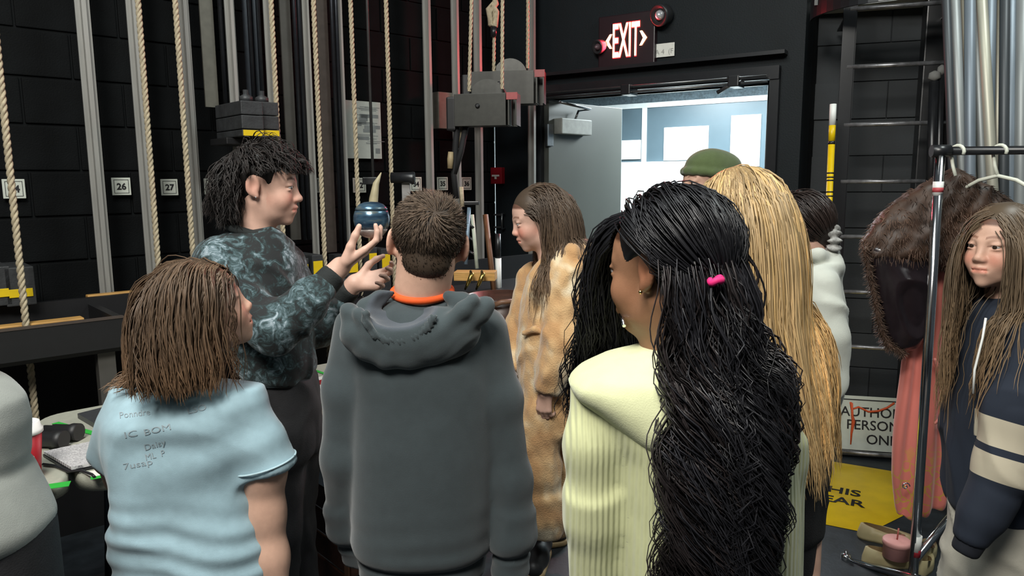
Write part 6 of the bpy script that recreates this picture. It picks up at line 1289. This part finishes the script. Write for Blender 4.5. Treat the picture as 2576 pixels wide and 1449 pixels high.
# ---------------------------------------------------------------- 9 girl in the striped navy hoodie
def stripes():
    Y = 1.9; q, O = person(2540, Y, 'person in a navy hoodie with cream sleeve stripes beside the clothes rack')
    H = Head(at(2518, 622, Y), rot(-117, 2, 0), .93)
    S = Sculpt(); H.build(S, ears=True, young=1); nb = at(2535, 760, Y+.02); S.cap(H.w((0, -.03, -.045)), nb, .048, .052, .03)
    skinbody(q, O, H, S, .0031, SKIN, blush=.2, brow=(.4, .3, .25)); H.eyes(q, O, '#2e2119', (-.15, 0))
    tr = rowspx(Y, [(745, 2500, 2580, .055), (780, 2470, 2630, .08), (830, 2450, 2670, .10), (920, 2432, 2690, .125), (1050, 2410, 2690, .13), (1180, 2402, 2690, .13), (1290, 2402, 2690, .125)], .12)
    T = Sculpt(); T.add(loftf(tr), .02); P, R = conepx(T, [(2580, 860, 1.80, 64), (2560, 1040, 1.75, 74), (2530, 1170, 1.74, 68), (2478, 1290, 1.73, 50), (2440, 1362, 1.73, 38)], .025)
    T.ell(at(2550, 775, Y+.05), (.10, .09, .045), None, .03); conepx(T, [(2450, 850, 2.0, 45), (2420, 1050, 2.02, 44), (2415, 1250, 2.02, 36)], .025)
    a = at(2545, 880, 1.76); dr = nrm(at(2462, 1320, 1.73)-a); dr = nrm(dr+np.array([-.10, 0, 0])); s1 = [(at(x, y, 1.72)-a)@dr for x, y in ((2510, 1052), (2500, 1122), (2497, 1140), (2478, 1200))]
    arm0, arm1 = P[0], P[-1]
    def col(V):
        s = (V-a)@dr; f = np.minimum.reduce([collide([capf(P[i], P[i+1], R[i]*1.02, R[i+1]*1.02)], V) for i in range(4)]) < .03
        return np.repeat(f.astype(float)[:, None], 3, 1)
    mn = bpy.data.materials.new('navy_striped_fleece'); mn.use_nodes = True; nt = mn.node_tree; bs = nt.nodes['Principled BSDF']; bs.inputs['Roughness'].default_value = .9; tc = nt.nodes.new('ShaderNodeTexCoord'); dp = nt.nodes.new('ShaderNodeVectorMath'); dp.operation = 'DOT_PRODUCT'; dp.inputs[1].default_value = tuple(dr); nt.links.new(tc.outputs['Object'], dp.inputs[0]); k0 = float((O-a)@dr)
    at_ = nt.nodes.new('ShaderNodeAttribute'); at_.attribute_name = 'Col'; tot = None
    for lo_, hi_ in ((s1[0], s1[1]), (s1[2], s1[3])):
        cm = nt.nodes.new('ShaderNodeMath'); cm.operation = 'COMPARE'; cm.inputs[1].default_value = (lo_+hi_)/2-k0; cm.inputs[2].default_value = (hi_-lo_)/2; nt.links.new(dp.outputs['Value'], cm.inputs[0])
        if tot is None: tot = cm
        else: ad_ = nt.nodes.new('ShaderNodeMath'); ad_.operation = 'ADD'; nt.links.new(tot.outputs[0], ad_.inputs[0]); nt.links.new(cm.outputs[0], ad_.inputs[1]); tot = ad_
    ml = nt.nodes.new('ShaderNodeMath'); ml.operation = 'MULTIPLY'; nt.links.new(tot.outputs[0], ml.inputs[0]); nt.links.new(at_.outputs['Fac'], ml.inputs[1]); mxx = nt.nodes.new('ShaderNodeMix'); mxx.data_type = 'RGBA'; mxx.inputs[6].default_value = (.012, .018, .032, 1); mxx.inputs[7].default_value = (*lin('#b9b09b'), 1); nt.links.new(ml.outputs[0], mxx.inputs[0]); nt.links.new(mxx.outputs[2], bs.inputs['Base Color'])
    put('hoodie', T, .0065, mn, q, O, fold=lambda V: ridge(wob(V, 3.5, 111))*.009, col=col)
    d = nrm(P[-1]-P[-2]); K = Sculpt(); K.add(conef(P[-1]-d*.02, P[-1]+d*.035, R[-1]*.98, R[-1]*.85, .012), .01); put('cuff', K, .006, mat('navy_rib', (.006, .008, .014), .9), q, O)
    for x0 in (2452,): obj('drawstring', tube([at(x0+28, 800, 1.80)-O, at(x0+20, 850, 1.79)-O, at(x0, 930, 1.78)-O, at(x0-4, 990, 1.78)-O], .003, 6), m_white, q)
    J = Sculpt(); z = at(2520, 1270, Y)[2]; J.add(loftf(rowspx(Y, [(1240, 2412, 2680, .12), (1350, 2405, 2700, .135), (1500, 2400, 2700, .135)], .13)), .02); z2 = at(2520, 1500, Y)[2]; legs(J, Y, at(2470, 1400, Y)[0], at(2620, 1400, Y)[0], z2+.03, at(2470, 1400, Y)[0], at(2620, 1400, Y)[0], .0, .08, .06)
    put('trousers', J, .01, mat('cream_sweatpants', '#b3afa2', .95, var=.06, bump=.15, bscale=400), q, O, fold=lambda V: ridge(wob(V, 5, 112))*.008); boots(q, O, (at(2470, 1400, Y)[0], at(2620, 1400, Y)[0]), Y, -2.4, m_shoeb)
    coll = H.skull()+[capf(H.w((0, -.03, -.05)), nb, .05, .052), loftf([(a_, b, c, d_+.012, e+.012) for a_, b, c, d_, e in tr]), capf(P[0], P[1], R[0]+.005, R[1]+.005)]
    rg = np.random.default_rng(113); N = 2400; rt = scalp(H, N, front=.046, side=-.008, back=-.075, seed=114); part = -.012
    d = np.stack([np.sign(rt[:, 0]-part)*.9, .15-8*np.maximum(0, .03-rt[:, 1]), .35-2*np.abs(rt[:, 0])], 1); d /= np.linalg.norm(d, axis=1, keepdims=True); d = d@H.R.T
    st = grow(H.wn(rt), d, 16, .0312*rg.uniform(.75, 1.05, N), coll, rg.uniform(.006, .019, N), grav=.62, stiff=.52, seed=115, jit=.012)
    lp = H.l(st.reshape(-1, 3)).reshape(st.shape); bad = ((lp[..., 1] > .058) & (lp[..., 2] < .034) & (lp[..., 2] > -.105) & (np.abs(lp[..., 0]) < .040)).any(1) & (rg.uniform(size=N) < .985); bad |= ((lp[..., 1] > .04) & (lp[..., 2] < .02) & (lp[..., 2] > -.12) & (lp[..., 0] < -.02) & (lp[..., 0] > -.065)).any(1); st = st[~bad]; N = len(st)
    st = waves(clumped(st, 16, .15), .005, .18, 116, clump=16, ramp=.8, rnd=.7); t = np.linspace(0, 1, st.shape[1])
    sh = tones(N, 117, .7, 1.3, 16)[:, None, :]*(1+1.3*np.clip(t-.4, 0, 1)[None, :, None]*np.array([1.2, 1.0, .7])[None, None])
    K = Sculpt(); K.add(H.E((0, -.016, .037), (.0815, .101, .0895)), .01); K.add(H.E((0, -.055, -.04), (.068, .056, .08)), .03); K.sub(H.E((0, .085, -.04), (.078, .085, .082)), .01)
    hair_obj('hair', [base_cap(K, .006, (.65, .65, .65)), strand_mesh(st, .0018, .55, .6, sh, 118, sides=3)], hairmat('light_brown_hair', (.13, .092, .058), .36), q, O)
stripes()

# ---------------------------------------------------------------- 10 person at the left edge
def leftmost():
    Y = 1.22; q, O = person(-160, Y, 'person in a light grey sweatshirt cut off by the left edge')
    H = Head(at(-190, 790, Y), rot(40, 0, 0), .9); S = Sculpt(); H.build(S, ears=False); S.cap(H.w((0, -.03, -.045)), at(-190, 960, Y), .05, .055, .03); skinbody(q, O, H, S, .007, SKIN)
    T = Sculpt(); T.add(loftf(rowspx(Y, [(930, -260, -90, .06), (948, -330, -30, .08), (975, -390, 5, .10), (1010, -410, 42, .11), (1070, -420, 58, .12), (1140, -420, 56, .12), (1210, -420, 70, .125), (1270, -420, 96, .13), (1318, -420, 116, .13), (1350, -420, 108, .125), (1385, -420, 20, .12), (1405, -420, -20, .11)], .12)), .02)
    z0 = at(0, 1235, Y)[2]
    put('sweatshirt', T, .0065, mat('pale_grey_fleece', '#90948f', .95, var=.05, bump=.15, bscale=500, sheen=.2), q, O, fold=lambda V: wob(V, 3, 121, asp=(.7, .7, 1))*.004+.012*np.exp(-((V[:, 2]-z0+.25*V[:, 0]+.17)/.014)**2)*-.6)
    J = Sculpt(); z = at(-100, 1370, Y)[2]; J.add(loftf([(z-.3, O[0]+.03, Y, .17, .12), (z+.06, O[0]+.02, Y, .18, .115)]), .02); legs(J, Y, O[0]-.05, O[0]+.10, z-.2, O[0]-.05, O[0]+.11); put('trousers', J, .012, m_dark, q, O); boots(q, O, (O[0]-.05, O[0]+.11), Y, .5, m_shoeb)
    K = Sculpt(); K.add(H.E((0, -.026, .038), (.083, .102, .088)), .01); K.add(H.E((0, -.06, -.06), (.075, .06, .09)), .03); K.sub(H.E((0, .085, -.035), (.078, .085, .095)), .01); rt = scalp(H, 300, seed=122); st = grow(H.wn(rt), np.stack([np.sign(rt[:, 0]), -.5+0*rt[:, 0], 0*rt[:, 0]], 1)@H.R.T, 12, .012, H.skull(), np.random.default_rng(3).uniform(.005, .02, 300), grav=.4, stiff=.7, seed=123)
    hair_obj('hair', [base_cap(K, .008), strand_mesh(st, .003, .5, .6, tones(300, 124), 125, sides=3)], MATS['brown_hair'], q, O)
leftmost()

# ================================================================ costumes on the rack
def costumes():
    Y = YR+.15; O = np.zeros(3)
    q = thing('fur_cape', 'dark brown fur cape with a shiny dark lining hanging on the rack', 'cape')
    rows = [(428, 2392, 2412, .02), (438, 2370, 2432, .04), (460, 2330, 2465, .06), (495, 2275, 2520, .075), (530, 2225, 2570, .085), (570, 2192, 2600, .09), (610, 2172, 2615, .09), (640, 2176, 2610, .085), (655, 2240, 2600, .07), (668, 2330, 2590, .05)]
    T = Sculpt(); T.add(loftf(rowspx(Y, rows, .08), 2.2), .02)
    V, Q = T.mesh(.008); V = relax(V, Q, 1); Nn = vnormals(V, Q); V = V+Nn*(ridge(wob(V, 5, 131))*.008+wob(V, 13, 132)*.003)[:, None]; Nn = vnormals(V, Q)
    rg = np.random.default_rng(133); sel = rg.choice(len(V), min(len(V), 5000), replace=False); r0 = V[sel]-Nn[sel]*.002; d = Nn[sel]*.55+np.array([0, 0, -.75])+rg.normal(size=(len(sel), 3))*.35; d /= np.linalg.norm(d, axis=1, keepdims=True)
    ts = np.linspace(0, 1, 4); st = r0[:, None]+d[:, None]*(ts[None, :, None]*rg.uniform(.012, .026, len(sel))[:, None, None])-np.array([0, 0, .008])*ts[None, :, None]**2
    tone = (1+.5*wob(r0, 5, 134))[:, None]*np.array([1, .95, .9]); tone = np.clip(tone, .45, 1.9)*np.interp(r0[:, 2], [1.2, 1.45], [1.25, .9])[:, None]
    hair_obj('fur', [(V, Q, np.tile([.6, .55, .5], (len(V), 1))), strand_mesh(st, .0022, .2, .6, tone, 135, sides=3)], mat('brown_fur', (.085, .050, .034), .55, var=.3, scale=14, attr=True), q, O)
    L = Sculpt(); L.add(loftf(rowspx(Y-.01, [(615, 2180, 2345, .05), (660, 2188, 2345, .055), (720, 2198, 2340, .055), (790, 2212, 2330, .05), (840, 2228, 2322, .045), (868, 2246, 2312, .035), (884, 2268, 2300, .02)], .05)), .02)
    put('lining', L, .006, mat('dark_satin', (.014, .009, .011), .28, var=.2, spec=.7), q, O, fold=lambda V: .012*ridge(wob(V, 7, 136, asp=(1, 1, .45))))
    E = Sculpt(); E.chain([at(x, y, Y-.03) for x, y in ((2176, 625), (2188, 690), (2204, 760), (2216, 830), (2236, 868), (2270, 888))], [.011, .010, .010, .011, .013, .012], .01); V, Q = E.mesh(.005); Nn = vnormals(V, Q); sel = rg.choice(len(V), min(1200, len(V)), replace=False); d = Nn[sel]+rg.normal(size=(len(sel), 3))*.4-Zv*.4; st = V[sel][:, None]+d[:, None]*(ts[None, :, None]*.012)
    hair_obj('fur_trim', [(V, Q, np.tile([.8, .75, .7], (len(V), 1))), strand_mesh(st, .0015, .2, .6, tones(len(sel), 137, .6, 1.7, 3), 138, sides=3)], MATS['brown_fur'], q, O)
    q2 = thing('coral_dress', 'sheer coral dress with gold embroidery near the hem hanging on the rack', 'dress')
    D = Sculpt(); D.add(loftf(rowspx(Y+.06, [(600, 2330, 2440, .02), (655, 2322, 2440, .024), (720, 2312, 2436, .026), (800, 2296, 2430, .028), (900, 2274, 2424, .030), (1000, 2262, 2418, .030), (1100, 2254, 2408, .030), (1200, 2250, 2398, .030), (1255, 2252, 2394, .030), (1272, 2252, 2380, .03), (1296, 2256, 2300, .028)], .05), 3.2, .006), .01)
    m = bpy.data.materials.new('coral_chiffon'); m.use_nodes = True; nt = m.node_tree; b = nt.nodes['Principled BSDF']; b.inputs['Roughness'].default_value = .6; b.inputs['Sheen Weight'].default_value = .4
    tc = nt.nodes.new('ShaderNodeTexCoord'); sx = nt.nodes.new('ShaderNodeSeparateXYZ'); nt.links.new(tc.outputs['Object'], sx.inputs[0]); vr = nt.nodes.new('ShaderNodeTexVoronoi'); vr.feature = 'DISTANCE_TO_EDGE'; vr.inputs['Scale'].default_value = 22; nt.links.new(tc.outputs['Object'], vr.inputs['Vector'])
    lt = nt.nodes.new('ShaderNodeMath'); lt.operation = 'LESS_THAN'; lt.inputs[1].default_value = .05; nt.links.new(vr.outputs['Distance'], lt.inputs[0]); zt_ = nt.nodes.new('ShaderNodeMapRange'); zt_.inputs[1].default_value = .52; zt_.inputs[2].default_value = .36; nt.links.new(sx.outputs['Z'], zt_.inputs[0]); nz = nt.nodes.new('ShaderNodeTexNoise'); nz.inputs['Scale'].default_value = 9; nt.links.new(tc.outputs['Object'], nz.inputs[0]); gt = nt.nodes.new('ShaderNodeMath'); gt.operation = 'GREATER_THAN'; gt.inputs[1].default_value = .5; nt.links.new(nz.outputs['Fac'], gt.inputs[0])
    m1 = nt.nodes.new('ShaderNodeMath'); m1.operation = 'MULTIPLY'; m2 = nt.nodes.new('ShaderNodeMath'); m2.operation = 'MULTIPLY'; nt.links.new(lt.outputs[0], m1.inputs[0]); nt.links.new(zt_.outputs[0], m1.inputs[1]); nt.links.new(m1.outputs[0], m2.inputs[0]); nt.links.new(gt.outputs[0], m2.inputs[1])
    mx = nt.nodes.new('ShaderNodeMix'); mx.data_type = 'RGBA'; mx.inputs[6].default_value = (*lin('#d8796c'), 1); mx.inputs[7].default_value = (*lin('#c99a45'), 1); nt.links.new(m2.outputs[0], mx.inputs[0]); nt.links.new(mx.outputs[2], b.inputs['Base Color'])
    put('gown', D, .007, m, q2, O, fold=lambda V: .011*np.sin(V[:, 0]*2*np.pi/.05+1.6*wob(V, 2.2, 141, asp=(1, 1, .4)))*np.interp(V[:, 2], [.3, 1.3], [1, .5]))
    K = Sculpt(); K.chain([at(x, y, Y-.03) for x, y in ((2352, 905), (2372, 960), (2388, 1015), (2402, 1030))], [.008, .007, .008, .006], .01); K.chain([at(x, y, Y-.03) for x, y in ((2402, 1012), (2380, 1040), (2352, 1065))], [.012, .010, .006], .01); put('ribbon', K, .005, mat('coral_ribbon', '#d98176', .5), q2, O)
    p = at(2276, 1222, Y-.02); obj('brooch', tube([p+np.array([.016*math.cos(t)*(1-t/9), -.006, .016*math.sin(t)*(1-t/9)]) for t in np.linspace(0, 8, 30)], .0025, 6), m_chrome, q2)
costumes()
